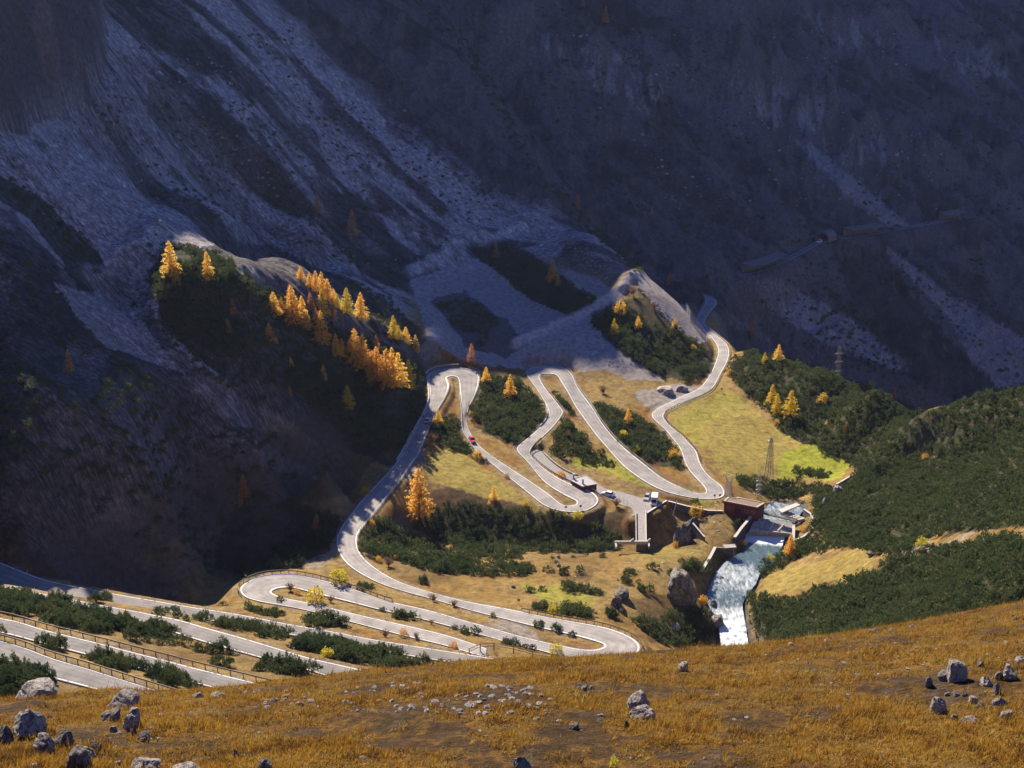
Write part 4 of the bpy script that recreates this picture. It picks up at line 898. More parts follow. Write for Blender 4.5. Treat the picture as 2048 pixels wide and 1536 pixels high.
# dwarf pine thickets: polygons of the photograph, spacing and size on the ground
def tr_(f, P): return [f(*q) for q in P]
TH = [ # (polygon, spacing m, size, label)
 (tr_(Z1, [(-150,400),(150,385),(225,430),(215,520),(100,545),(-150,500)]), 2.0, 1.0, 'near_left'),
 (tr_(Z1, [(240,480),(420,460),(560,450),(735,520),(735,610),(620,640),(500,620),(380,600),(250,560)]), 2.0, 1.0, 'near_left'),
 (tr_(Z1, [(725,610),(880,570),(1000,610),(1105,650),(1090,700),(930,700),(745,665)]), 2.0, .95, 'near_left'),
 (tr_(Z1, [(1110,640),(1225,660),(1220,690),(1120,685)]), 2.0, .7, 'near_left'),
 (tr_(Z1, [(890,500),(1000,500),(1110,528),(1100,555),(980,535)]), 2.0, .75, 'mid_left'), (tr_(Z1, [(1130,548),(1250,540),(1350,535),(1500,575),(1500,615),(1390,625),(1280,605),(1140,575)]), 2.0, .95, 'mid_left'),
 (tr_(Z1, [(1430,480),(1560,490),(1650,520),(1640,545),(1520,525),(1430,500)]), 2.2, .6, 'mid_left'),
 (tr_(Z1, [(1530,620),(1640,610),(1690,645),(1640,668),(1540,645)]), 2.0, .85, 'mid_left'), (tr_(Z1, [(1785,560),(1900,545),(1960,585),(1900,592),(1800,585)]), 2.0, .9, 'mid_left'), (tr_(Z1, [(1930,550),(2048,525),(2048,570),(1960,572)]), 2.0, .85, 'mid_left'),
 (tr_(Z1, [(1745,690),(1820,650),(1960,670),(2048,715),(2048,800),(1900,730),(1760,720)]), 2.0, 1.0, 'mid_left'), (tr_(Z2, [(0,1110),(120,1085),(250,1125),(400,1165),(560,1180),(640,1240),(760,1225),(890,1255),(720,1285),(500,1275),(300,1245),(120,1195),(0,1165)]), 1.9, 1.05, 'mid_left'),
 (tr_(Z1, [(1275,725),(1400,725),(1560,765),(1640,800),(1740,815),(1850,870),(1800,895),(1600,865),(1480,790),(1300,755)]), 1.9, 1.0, 'near_left'),
 (tr_(Z1, [(165,640),(280,640),(420,690),(430,740),(300,730),(170,675)]), 1.8, 1.15, 'near_left'), (tr_(Z1, [(535,785),(700,765),(850,795),(945,815),(940,850),(800,862),(620,835)]), 1.8, 1.0, 'near_left'),
 (tr_(Z1, [(890,880),(1000,850),(1080,885),(1110,945),(1000,945),(900,905)]), 1.8, 1.0, 'near_left'), (tr_(Z1, [(-100,600),(80,605),(80,640),(-100,640)]), 1.8, .9, 'near_left'), (tr_(Z1, [(440,728),(500,728),(490,750),(440,748)]), 1.8, .7, 'near_left'),
 (tr_(Z1, [(-100,860),(150,850),(280,880),(290,935),(180,965),(60,1015),(-100,1030)]), 1.7, 1.0, 'near_left'), (tr_(Z1, [(350,900),(440,885),(600,895),(650,955),(560,975),(420,945)]), 1.7, .95, 'near_left'),
 (tr_(Z2, [(550,970),(700,970),(700,995),(560,990)]), 1.8, .9, 'mid_left'), (tr_(Z2, [(900,1045),(960,1045),(1090,1085),(1000,1088),(910,1065)]), 1.8, .85, 'mid_left'), (tr_(Z2, [(25,995),(150,985),(300,1005),(280,1028),(100,1032)]), 1.8, .9, 'mid_left'),
 (tr_(Z2, [(1190,1125),(1270,1138),(1260,1152),(1190,1140)]), 1.8, .75, 'mid_left'), (tr_(Z2, [(1300,1150),(1400,1150),(1440,1172),(1330,1168)]), 1.8, .75, 'mid_left'), (tr_(Z2, [(1530,1180),(1640,1195),(1600,1212),(1520,1200)]), 1.8, .75, 'mid_left'),
 (tr_(Z2, [(1370,905),(1450,905),(1450,940),(1370,930)]), 1.8, .9, 'meadow'), (tr_(Z2, [(1500,945),(1560,920),(1700,945),(1720,992),(1600,975),(1520,970)]), 1.8, 1.0, 'meadow'), (tr_(Z2, [(1545,812),(1640,805),(1640,832),(1550,828)]), 1.8, .95, 'meadow'), (tr_(Z2, [(1645,825),(1760,832),(1760,848),(1650,840)]), 1.8, .7, 'meadow'),
 (tr_(Z2, [(350,795),(425,800),(420,818),(355,812)]), 1.6, .7, 'meadow'),
 (tr_(Z2, [(370,440),(450,425),(560,440),(640,495),(800,570),(1000,630),(1000,690),(850,720),(700,690),(600,645),(480,625),(370,605),(360,510)]), 2.3, 1.0, 'south_bank'), (tr_(Z2, [(1020,620),(1150,560),(1260,530),(1400,575),(1560,595),(1400,612),(1250,642),(1080,642)]), 2.3, .95, 'south_bank'),
 (tr_(Z2, [(780,690),(1000,675),(1250,665),(1400,705),(1300,732),(1050,742),(950,725),(800,715)]), 2.2, .85, 'south_bank'),
 (tr_(Z2, [(700,390),(860,320),(1000,320),(1200,340),(1450,365),(1700,440),(1900,510),(1840,585),(1560,595),(1260,500),(1100,560),(1000,600),(850,540),(650,460)]), 2.6, .95, 'ravine'),
 ([(430,1095),(480,1000),(520,975),(560,1000),(640,1020),(690,1045),(660,1100),(590,1135),(500,1155),(440,1135)], 2.5, 1.0, 'left_slope'),
 ([(300,565),(340,525),(420,525),(520,585),(640,655),(740,695),(830,765),(850,805),(845,850),(790,905),(720,890),(640,830),(540,765),(440,705),(340,655)], 1.9, .95, 'spur'), ([(345,490),(430,505),(530,575),(640,640),(740,680),(840,740),(840,770),(740,700),(640,660),(520,590),(420,530)], 2.4, .7, 'spur'),
 ([(880,30),(960,110),(1070,330),(1180,440),(1290,540),(1270,545),(1150,440),(1050,330),(930,110),(850,30)], 4.0, .8, 'ridge'),
 ([(950,505),(1010,495),(1100,545),(1190,600),(1140,630),(1050,590)], 3.0, .85, 'ridge'), ([(870,615),(930,595),(1000,645),(960,695)], 3.4, .8, 'ridge'),
 ([(1180,645),(1240,605),(1300,645),(1400,685),(1428,740),(1380,765),(1330,755),(1260,715)], 2.5, .95, 'upper'),
 ([(960,745),(1040,765),(1080,805),(1100,845),(1060,880),(1040,900),(980,870),(945,855),(945,795)], 2.3, .95, 'upper'), ([(868,845),(905,835),(940,885),(1000,945),(950,912),(860,885)], 2.2, .85, 'upper'), ([(1130,845),(1170,875),(1235,930),(1150,930),(1100,900),(1112,870)], 2.3, .9, 'upper'),
 ([(1180,805),(1270,835),(1330,875),(1358,930),(1300,938),(1240,890),(1200,850)], 2.2, 1.0, 'upper'), ([(1092,775),(1128,800),(1150,832),(1120,820)], 2.2, .7, 'upper'), ([(700,560),(780,600),(850,680),(830,700),(740,640)], 4, .6, 'spur'),
 ([(1470,722),(1500,702),(1640,742),(1750,782),(1850,826),(1960,800),(2048,775),(2330,720),(2330,870),(1900,900),(1780,952),(1720,942),(1690,922),(1600,882),(1560,862),(1540,822),(1480,772),(1455,742)], 2.5, 1.0, 'moraine'),
 ([(2330,862),(2330,1032),(1900,1062),(1790,1112),(1740,1102),(1690,1082),(1650,1062),(1640,1002),(1700,972),(1720,942),(1850,922),(1950,882)], 2.3, 1.0, 'right_hill'),
 ([(2330,1055),(2330,1190),(1900,1245),(1750,1270),(1560,1300),(1512,1262),(1502,1195),(1560,1205),(1650,1182),(1740,1155),(1780,1125),(1900,1095)], 2.0, 1.0, 'right_hill'),
 ([(1630,985),(1720,965),(1760,1000),(1760,1110),(1680,1095),(1610,1110),(1600,1090),(1625,1050)], 2.3, .95, 'right_hill'),
 ([(1470,952),(1540,965),(1660,978),(1600,992),(1560,1002),(1520,985),(1480,972)], 2.2, 1.0, 'river'), ([(1590,937),(1660,948),(1655,956),(1590,947)], 2, .9, 'river'), ([(1360,1125),(1420,1125),(1410,1150),(1370,1142)], 2, .85, 'river'),
 ([(1300,1245),(1400,1215),(1422,1270),(1400,1300),(1330,1292),(1270,1242)], 2.1, .95, 'river'), ([(1512,1132),(1600,1092),(1640,1085),(1600,1115),(1530,1152)], 2.1, .9, 'river'),
 ([(0,480),(60,530),(150,640),(230,720),(120,700),(0,600)], 6, .8, 'dark'), ([(20,360),(110,420),(210,520),(190,560),(100,470),(30,400)], 3.5, .8, 'dark'), ([(250,720),(420,850),(640,880),(680,940),(600,960),(420,940),(250,1000),(120,900)], 3.4, .8, 'dark'), ([(0,700),(120,780),(200,900),(400,980),(480,1080),(420,1150),(250,1080),(80,980),(0,960)], 3.6, .8, 'dark'), ([(300,500),(360,620),(480,720),(600,800),(560,830),(420,760),(330,680)], 3, .8, 'dark'),
 ([(1100,10),(1200,40),(1160,60),(1060,30)], 5, .8, 'dark'), ([(220,100),(600,60),(950,300),(1000,430),(760,560),(640,500),(400,430),(200,250)], 6.5, .55, 'speck'), ([(1100,40),(2000,40),(2040,420),(1450,520),(1300,450),(1080,250)], 8, .8, 'speck'), ([(1480,590),(1640,520),(1960,520),(2040,760),(1860,790),(1650,720)], 7, .7, 'speck'), ([(60,480),(250,420),(330,480),(300,640),(200,560)], 6, .5, 'speck'), ([(1620,560),(1760,640),(1900,760),(1800,780),(1640,660)], 6, .8, 'dark')]
SING = [(Z2,725,778,.9),(Z2,1400,1028,.75),(Z2,1500,1052,.75),(Z2,1590,1088,.6),(Z2,1820,962,.8),(Z2,1450,708,.75),(Z2,1570,690,.4),(Z2,1500,662,.4),(Z2,1640,715,.75),(Z2,1540,722,.8),(Z2,1420,822,.7),(Z2,1900,762,.7),(Z2,1930,715,.6),(Z2,1670,612,.55),(Z2,1775,626,.7),(Z2,480,940,.6),
        (Z2,1130,985,.5),(Z2,1340,830,.7),(Z2,1475,634,.4),(Z2,1600,628,.4),(Z2,2000,820,.7),(Z2,1980,780,.5),(Z2,720,780,.5),(Z2,930,1250,.6),(Z1,1640,445,.6),(Z1,1310,470,.6),(Z1,1530,655,.7),(Z1,1520,850,.8),(Z1,1160,735,.7),(Z1,1235,745,.8),(Z1,1265,815,.8),(Z1,1330,830,.8),(Z1,1130,960,.8),
        (Z5,490,780,.7),(Z5,530,775,.6),(Z5,640,745,.8),(Z5,480,835,.9),(Z5,580,890,.8),(Z5,760,780,.7),(Z5,390,1050,.9),(Z5,630,890,.7),(Z5,1190,490,1.1),(Z5,915,335,.8),(Z1,620,440,.9),(Z1,560,450,.9)]
LBL = {'near_left': ('dark green dwarf pine bush on the near grass strips between the lower road legs', 'dwarf pines between the lower road legs'),
 'mid_left': ('dark dwarf pine bush on the grass banks of the stacked hairpin roads', 'dwarf pines on the hairpin banks'),
 'meadow': ('dark dwarf pine bush dotted on the ochre meadow above the long road leg', 'dwarf pines on the ochre meadow'),
 'south_bank': ('dwarf pine in the thicket between the big road bend and the ravine', 'dwarf pines on the near ravine bank'),
 'ravine': ('dark dwarf pine on the shaded far side of the ravine', 'dwarf pines in the ravine'), 'left_slope': ('dark dwarf pine in the thicket left of the big road bend', 'dwarf pines left of the road bend'),
 'spur': ('dwarf pine below the golden larches on the dark spur', 'dwarf pines on the larch spur'), 'ridge': ('dwarf pine on the scree ridge of the mountain', 'dwarf pines on the scree ridge'),
 'upper': ('dwarf pine in the thickets between the upper road legs', 'dwarf pines between the upper road legs'), 'moraine': ('dwarf pine on the bushy moraine right of the meadow', 'dwarf pines on the moraine'),
 'right_hill': ('dark green dwarf pine on the dense right hillside above the river', 'dwarf pines on the right hillside'), 'river': ('dwarf pine on the river banks below the weir', 'dwarf pines by the river'), 'dark': ('dwarf pine in mountain shade', 'dwarf pines in shade'), 'speck': ('dwarf pine on the shaded scree', 'dwarf pines on shaded scree')}
bush = []     # x, y, z, scale, pixel size, zone
def poly_scatter(P, sp, r):
    P = np.array(P, float); G = [hit(u, v, 150) for u, v in P]
    n = 0; got = []; cell = {}
    u0, v0 = P.min(0); u1, v1 = P.max(0)
    cand = r.uniform(0, 1, (int(min(60000, max(300, (u1-u0)*(v1-v0)*.55))), 2))*[u1-u0, v1-v0]+[u0, v0]
    ins_ = poly_mask(cand[:, 0], cand[:, 1], P)
    for u, v in cand[ins_]:
        p = hit(u, v, 150)
        s_ = sp*(.75+.5*r.random())
        k = (int(p.x/sp), int(p.y/sp))
        bad = False
        for i in (-1, 0, 1):
            for j in (-1, 0, 1):
                for q in cell.get((k[0]+i, k[1]+j), ()):
                    if (q.x-p.x)**2+(q.y-p.y)**2 < s_*s_: bad = True; break
        if bad: continue
        cell.setdefault(k, []).append(p); got.append(p)
    return got
prng = np.random.default_rng(77)
for P, sp, size, zone in TH:
    gaps = zone not in ('near_left', 'mid_left', 'meadow', 'spur')
    for p in poly_scatter(P, sp*size*1.05, prng):
        if zone in ('near_left', 'mid_left') and float(vnoise(p.x/4.5+3, p.y/3.5, 125)) < .27: continue
        if zone == 'speck' and float(fbm(p.x/22, p.y/22, 3, 124)) < .02: continue
        if gaps and float(vnoise(p.x/7, p.y/7, 123)) < (.10 if zone in ('right_hill', 'moraine') else .22): continue
        rd, _ = road_near(np.array(p.x), np.array(p.y))
        sc = size*prng.uniform(.62, 1.15)*(1.0 if zone != 'near_left' else 1.05)
        if float(rd) < 1.1*sc+.5: continue
        bush.append((p.x, p.y, p.z, sc, sc*px_m(p.y), zone))
for f, x, y, sc in SING:
    p = hit(*f(x, y), 150); bush.append((p.x, p.y, p.z, sc, sc*px_m(p.y)*1.6, 'mid_left' if f is Z1 else 'meadow'))
order = sorted(range(len(bush)), key=lambda i: -bush[i][4]*(1 if bush[i][5] in ('near_left', 'mid_left', 'meadow') else .92))
for i in order[:298]:
    x, y, z, sc, px, zone = bush[i]
    lb, gr = LBL[zone]
    t = thing('dwarf_pine', (x, y, z-.12), random.uniform(0, 6.28), lb, 'bush', gr, sc)
    t.scale = (sc*random.uniform(.85, 1.2), sc*random.uniform(.85, 1.2), sc*random.uniform(.85, 1.15))
    obj('foliage', PINE_HI[random.randrange(7)], t); obj('stem', PINE_STEM, t)
parts = []
for i in order[298:]:
    x, y, z, sc, px, zone = bush[i]
    V_ = PINE_LO[i % 8]; a = prng.uniform(0, 6.28); c, s = math.cos(a), math.sin(a)
    q = V_*np.array([prng.uniform(.85, 1.25), prng.uniform(.85, 1.25), prng.uniform(.7, 1.2)])*sc
    q = np.stack([q[..., 0]*c-q[..., 1]*s+x, q[..., 0]*s+q[..., 1]*c+y, q[..., 2]+z-.15], -1)
    parts.append(q.astype(np.float32))
print('bushes', len(bush), 'stuff', len(parts))
th = obj('dwarf_pine_thicket', quads_mesh('dwarf_pine_thicket', np.concatenate(parts), M_PINE))
tag(th, 'dense dark green dwarf pine thickets covering the slopes', 'thicket', None, 'stuff')

# autumn shrubs
SH = [(Z2,95,885,115,'yellow','round yellow shrub on the island inside the left hairpin'),(Z2,180,890,50,'bare','greyish bare shrub beside the yellow one in the left hairpin'),(Z2,230,775,110,'yellow','wide yellow shrub above the guardrail right of the left hairpin'),
 (Z1,1740,405,45,'orange','low orange shrub on the tip of the left hairpin island'),(Z1,1700,385,60,'bare','leafless twiggy shrub at the tip of the left hairpin island'),(Z2,1480,955,75,'yellow','bright yellow shrub beside dark pines above the long road leg'),(Z2,1500,1190,85,'yellow','yellow green shrub at the tip of the lower right hairpin island'),
 (Z2,160,1215,80,'yellow','small yellow shrub between dwarf pines above the lower road'),(Z1,1920,775,70,'yellow','yellow shrub beside the near lower road bend'),(Z2,500,1095,60,'bare','sparse pale shrub on the bank between two roads'),(Z2,605,1085,55,'orange','pale orange shrub beside a small pine on the bank'),
 (Z2,680,1100,45,'bare','thin bare shrub right of the pale orange one'),(Z2,900,1165,60,'orange','sandy coloured shrub left of the wooden fence'),(Z5,925,415,85,'orange','round golden tree beside the gully behind the yard'),(Z2,1530,165,55,'orange','orange shrub behind the red service building'),
 (Z2,600,975,50,'yellow','yellow shrub between dark pines on the road bank'),(Z2,520,680,70,'bare','brown bare shrub by the inside of the big road bend'),(Z2,460,650,40,'orange','orange shrub inside the big road bend, left one'),(Z2,558,640,30,'orange','small orange shrub inside the big road bend, right one'),
 (Z2,460,560,30,'orange','slim orange shrub under the pines of the big bend'),(Z2,380,260,60,'orange','rusty shrub at the left edge of the road embankment'),(Z2,420,440,40,'orange','orange shrub at the foot of the embankment railing'),(Z2,1040,50,60,'orange','orange shrub on the crest of the tan meadow'),(Z2,1210,160,30,'orange','small orange shrub beside the middle road leg'),
 (Z3,140,1430,40,'orange','small orange shrub at the edge of the dark ravine slope'),(Z3,435,1500,60,'yellow','yellow shrub below the lower hairpin guardrail'),(Z3,625,945,35,'yellow','yellow shrub among pines, upper one between the legs'),(Z3,690,1050,55,'yellow','yellow shrub among pines beside the third road leg'),
 (Z3,765,1130,45,'yellow','pale yellow shrub lower among pines beside the third leg'),(Z3,970,1165,65,'orange','ochre shrub at the inner side of the last hairpin leg'),(Z3,1545,975,35,'orange','orange shrub at the right edge of the meadow'),(Z3,1080,565,40,'orange','orange shrub in the thicket below the rockfall fence'),
 (Z3,670,360,80,'orange','wide orange shrub under the rubble ridge'),(Z3,740,250,50,'bare','brown shrub on the scree of the rubble ridge'),(Z3,860,330,40,'bare','brown shrub on the rocky scree right of the ridge'),(Z3,1280,700,40,'orange','sandy shrub at the right of the climbing road'),
 (Z3,575,800,50,'bare','grey bare shrub beside the second hairpin leg'),(Z4,900,810,90,'bare','brown bare shrub by the road edge above the tan meadow'),(Z4,1300,575,50,'yellow','yellow shrub in the thicket right of the first hairpin'),(Z4,1830,770,50,'bare','bare shrub between the two middle legs'),
 (Z5,785,930,90,'orange','ochre bush at the foot of the big boulder'),(Z5,960,970,70,'orange','rust shrub right of the big boulder'),(Z5,1210,620,70,'bare','olive brown bush beside the river intake platform'),(Z5,1390,700,60,'yellow','yellow bush on the bank below the weir'),(Z5,1600,510,50,'orange','orange shrub inside the curved weir wall'),
 (Z5,790,615,50,'orange','orange shrub at the foot of the rock knob'),(Z2,1850,330,60,'bare','bare brown shrub on the brown slope under the lower hairpin'),(Z2,780,885,60,'bare','bare reddish shrub on the roadside bank of the long leg'),(Z2,900,915,50,'bare','bare shrub on the roadside bank, right of another'),(Z2,770,1020,40,'bare','small bare shrub on the middle bank')]
def Z0(x, y): return x, y
SH += [(Z0,1966,909,9,'yellow','tiny bright yellow shrub on the right hillside'),(Z0,1843,1094,26,'yellow','yellow green shrub beside the gravel streak on the right hillside'),(Z0,1850,920,15,'orange','orange shrub in the hollow between moraine and right hillside'),(Z0,1741,776,17,'yellow','yellow green shrub near the moraine skyline'),(Z0,1655,850,12,'yellow','pale yellow shrub low on the moraine'),
 (Z0,1645,806,22,'orange','sandy shrub patch in the middle of the moraine'),(Z0,1625,785,14,'bare','greyish shrub in the middle of the moraine'),(Z0,1598,748,14,'bare','grey bare shrub high on the moraine'),(Z0,1940,958,8,'yellow','small yellow shrub in the middle of the right hillside'),(Z0,1750,1042,9,'yellow','small yellow shrub low on the right hillside')]
ZS = {Z0: 1.0, Z1: 2.926, Z2: 2.926, Z3: 2.793, Z4: 3.413, Z5: 3.151, Z6: 3.072, Z7: 5.12}
for k, (f, x, y, wpx, kind, lb) in enumerate(SH):
    p = hit(*f(x, y), 150); w_ = wpx/ZS[f]/px_m(p.y)/2.0
    t = thing('autumn_shrub', (p.x, p.y, p.z-.1), random.uniform(0, 6.28), lb, 'shrub', 'autumn shrubs along the road', w_)
    obj('crown', SHRUB[kind][k % 3], t); obj('stem', SHRUB_STEM, t)

# ------------------------------------------------------------------ built things
def flat_mat(name, col, rough=.8, noise_s=None, amt=.25, metal=0, spec=.3):
    m, nt, b = new_mat(name)
    b.inputs['Roughness'].default_value = rough; b.inputs['Metallic'].default_value = metal; b.inputs['Specular IOR Level'].default_value = spec
    if noise_s:
        tc = N(nt, 'ShaderNodeTexCoord'); n = noise(nt, noise_s, 6, tc.outputs['Object'], .65)
        r = ramp(nt, n.outputs[0], [(.3, tuple(c*(1-amt*1.6) for c in col)), (.55, col), (.75, tuple(min(1, c*(1+amt)) for c in col))])
        nt.links.new(r.outputs[0], b.inputs['Base Color']); bump(nt, b, n.outputs[0], .35, .05)
    else: b.inputs['Base Color'].default_value = (*col, 1)
    return m
M_WOOD = flat_mat('weathered_wood', (.17,.105,.07), .85, 3, .35)
M_RAIL = flat_mat('rusted_rail', (.13,.085,.065), .6, 4, .3)
M_STEEL = flat_mat('galvanised_steel', (.32,.33,.34), .45, 6, .15, .6)
M_CONC = flat_mat('old_concrete', (.36,.34,.31), .9, 1.2, .3)
M_CONCD = flat_mat('dark_stained_concrete', (.15,.14,.13), .9, .8, .35)
M_STONE = flat_mat('masonry', (.20,.185,.17), .9, 1.6, .4)
M_PALE = flat_mat('pale_coping', (.44,.415,.375), .85, 2, .12)
M_RED = flat_mat('oxblood_render', (.17,.035,.032), .85, 1.5, .2)
M_ROOF = flat_mat('grey_roof_sheet', (.30,.30,.32), .7, 1.5, .15)
M_ROOFB = flat_mat('gravel_roof', (.21,.15,.10), .95, 2.5, .3)
M_DARK = flat_mat('dark_opening', (.02,.02,.025), .6)
M_GLASS = flat_mat('window_glass', (.03,.035,.045), .12, None, 0, 0, .5)
M_WHITE = flat_mat('white_car_paint', (.72,.72,.71), .3, None, 0, 0, .5)
M_SILV = flat_mat('silver_car_paint', (.42,.44,.47), .3, None, 0, .3, .5)
M_CARRED = flat_mat('red_car_paint', (.45,.03,.045), .3, None, 0, 0, .5)
M_TYRE = flat_mat('tyre', (.02,.02,.02), .85)
M_SIGNW = flat_mat('sign_white', (.7,.7,.68), .5)
M_SIGNR = flat_mat('sign_red', (.5,.03,.03), .5)
M_LAMP = flat_mat('lamp_lens', (.6,.1,.06), .3)
M_HEAD = flat_mat('headlamp_glass', (.75,.76,.78), .15, None, 0, 0, .5)

class MB:
    def __init__(s): s.v = []; s.f4 = []; s.f3 = []; s.n = 0
    def add(s, V_, F):
        s.v.append(np.asarray(V_, float)); 
        for f in F: (s.f4 if len(f) == 4 else s.f3).append([i+s.n for i in f])
        s.n += len(V_); return s
    def hexa(s, B, T_):
        n = len(B); V_ = [tuple(p) for p in B]+[tuple(p) for p in T_]
        F = [(i, (i+1) % n, n+(i+1) % n, n+i) for i in range(n)]
        if n == 4: F += [(3, 2, 1, 0), (4, 5, 6, 7)]
        else:
            F += [(0, i+1, i) for i in range(1, n-1)]+[(n, n+i, n+i+1) for i in range(1, n-1)]
        return s.add(V_, F)
    def box(s, c, d, rz=0):
        x, y, z = d[0]/2, d[1]/2, d[2]/2; ca, sa = math.cos(rz), math.sin(rz)
        q = [(-x, -y), (x, -y), (x, y), (-x, y)]
        q = [(c[0]+a*ca-b*sa, c[1]+a*sa+b*ca) for a, b in q]
        return s.hexa([(a, b, c[2]-z) for a, b in q], [(a, b, c[2]+z) for a, b in q])
    def beam(s, p, q, w, h=None):
        p, q = Vector(p), Vector(q); h = h or w; d = (q-p)
        if d.length < 1e-6: return s
        d.normalize(); up = Vector((0, 0, 1)) if abs(d.z) < .95 else Vector((0, 1, 0))
        a = d.cross(up).normalized()*w/2; b = a.cross(d).normalized()*h/2
        k = [-a-b, a-b, a+b, -a+b]
        return s.hexa([p+i for i in k], [q+i for i in k])
    def cyl(s, p, q, r0, r1=None, n=10):
        p, q = Vector(p), Vector(q); r1 = r0 if r1 is None else r1; d = (q-p).normalized()
        up = Vector((0, 0, 1)) if abs(d.z) < .95 else Vector((0, 1, 0)); a = d.cross(up).normalized(); b = a.cross(d)
        B = [p+a*math.cos(t)*r0+b*math.sin(t)*r0 for t in [2*math.pi*i/n for i in range(n)]]
        T_ = [q+a*math.cos(t)*r1+b*math.sin(t)*r1 for t in [2*math.pi*i/n for i in range(n)]]
        return s.hexa(B, T_)
    def mesh(s, name, mat):
        fs = [np.array(f, np.int32) for f in (s.f4, s.f3) if len(f)]
        return mesh_np(name, np.vstack(s.v), fs, mat)
    def obj(s, name, mat, parent=None, origin=(0, 0, 0)):
        if parent is not None and tuple(origin) != (0, 0, 0):
            s.v = [q-np.array(origin) for q in s.v]
        return obj(name, s.mesh(name, mat), parent)

def edge_pts(nm, side, i0, i1, off=.5, step=2.0, dz=0.0):
    if nm == 'main': i0, i1 = [(i-4 if i >= 20.5 else i-2 if i >= 10 else i) for i in (i0, i1)]
    L, R = ROADS[nm]; E, O = (L, R) if side == 'L' else (R, L)
    a, b = int(i0*8), int(min(i1*8, len(E)-1))
    P = E[a:b+1].copy(); d = (E-O)[a:b+1]; d[:, 2] = 0; d /= np.linalg.norm(d, axis=1)[:, None]
    P = P+d*off
    seg = np.concatenate([[0], np.cumsum(np.linalg.norm(np.diff(P, axis=0), axis=1))])
    n = max(2, int(round(seg[-1]/step))+1); t = np.linspace(0, seg[-1], n)
    return np.stack([np.interp(t, seg, P[:, k]) for k in range(3)], 1)+np.array([0, 0, dz])
def pix_line(f, pts, step=2.0):
    P = np.array([tuple(hit(*f(x, y), 150)) for x, y in pts])
    seg = np.concatenate([[0], np.cumsum(np.linalg.norm(np.diff(P, axis=0), axis=1))])
    n = max(2, int(round(seg[-1]/step))+1); t = np.linspace(0, seg[-1], n)
    Q = np.stack([np.interp(t, seg, P[:, k]) for k in range(3)], 1); Q[:, 2] = H(Q[:, 0], Q[:, 1]); return Q
def guardrail(P, label, h=.85, rails=1, mat=M_RAIL, group='wooden and steel guardrails along the road', pw=.14, rh=.28, cat='guardrail', name='guardrail', pmat=None):
    o = P[0]; t = thing(name, tuple(o), 0, label, cat, group)
    r = MB()
    for k in range(rails):
        z = h-.14-k*.42
        for a, b in zip(P[:-1], P[1:]): r.beam((a[0], a[1], a[2]+z), (b[0], b[1], b[2]+z), .09, rh if rails == 1 else .12)
    r.obj('rail', mat, t, o)
    st = max(1, int(math.ceil(len(P)/95)))
    me = MB().beam((0, 0, -.5), (0, 0, h-.02), pw).mesh('post', pmat or mat)
    for i, p in enumerate(P[::st]):
        q = obj('post', me, t); q.location = tuple(p-o)
    return t
SX = {}
guardrail(edge_pts('a', 'L', 0, 8, .7, 2.6), 'brown guardrail along the nearest road leg at lower left', .95)
guardrail(edge_pts('b', 'L', 0, 11, 1.0, 2.8), 'dark guardrail along the second nearest road leg at lower left', .95)
guardrail(edge_pts('main', 'L', 12.0, 21.3, .5, 2.2), 'dark guardrail curving round the left hairpin bend', .9)
guardrail(edge_pts('main', 'R', 30.5, 37.6, .5, 2.2), 'brown guardrail curving round the lower right hairpin bend', .9)
guardrail(edge_pts('main', 'R', 45.6, 51.2, .25, 1.5), 'white post and rail railing on the right of the road embankment', 1.0, 3, M_PALE, pw=.10)
guardrail(edge_pts('main', 'L', 45.2, 49.2, .25, 1.3), 'dark post railing on the left of the road embankment', 1.0, 2, M_RAIL, pw=.10)
guardrail(edge_pts('main', 'R', 52.0, 57.2, .22, 1.6), 'pale railing on top of the dark retaining wall at the first hairpin', .95, 2, M_PALE, pw=.10)
guardrail(edge_pts('main', 'L', 61.0, 67.0, .3, 1.8), 'steel railing outside the right bend of the first hairpin', .9, 2, M_STEEL, pw=.09)
guardrail(edge_pts('main', 'R', 64.0, 70.0, .22, 1.8), 'grey railing on the left of the leg coming down from the first hairpin', .9, 2, M_STEEL, pw=.09)
guardrail(edge_pts('main', 'R', 81.4, 89.0, .4, 2.0), 'brown guardrail round the middle hairpin beside the red building', .85)
guardrail(edge_pts('main', 'R', 91.0, 97.6, .3, 2.0), 'pale guardrail on the outer side of the leg above the middle hairpin', .8, 1, M_CONC)
guardrail(edge_pts('main', 'L', 104.0, 112.0, .35, 2.0), 'low guardrail outside the second upper hairpin', .8, 1, M_CONC)
guardrail(edge_pts('main', 'R', 120.0, 128.0, .4, 2.0), 'brown guardrail round the last hairpin near the flat roofed building', .85)
guardrail(edge_pts('main', 'R', 135.0, 149.0, .35, 2.2), 'pale guardrail along the climbing leg above the green meadow', .8, 1, M_CONC)
guardrail(edge_pts('main', 'R', 128.2, 134.8, .35, 2.2), 'low pale guardrail on the curve beside the green meadow', .7, 1, M_CONC)

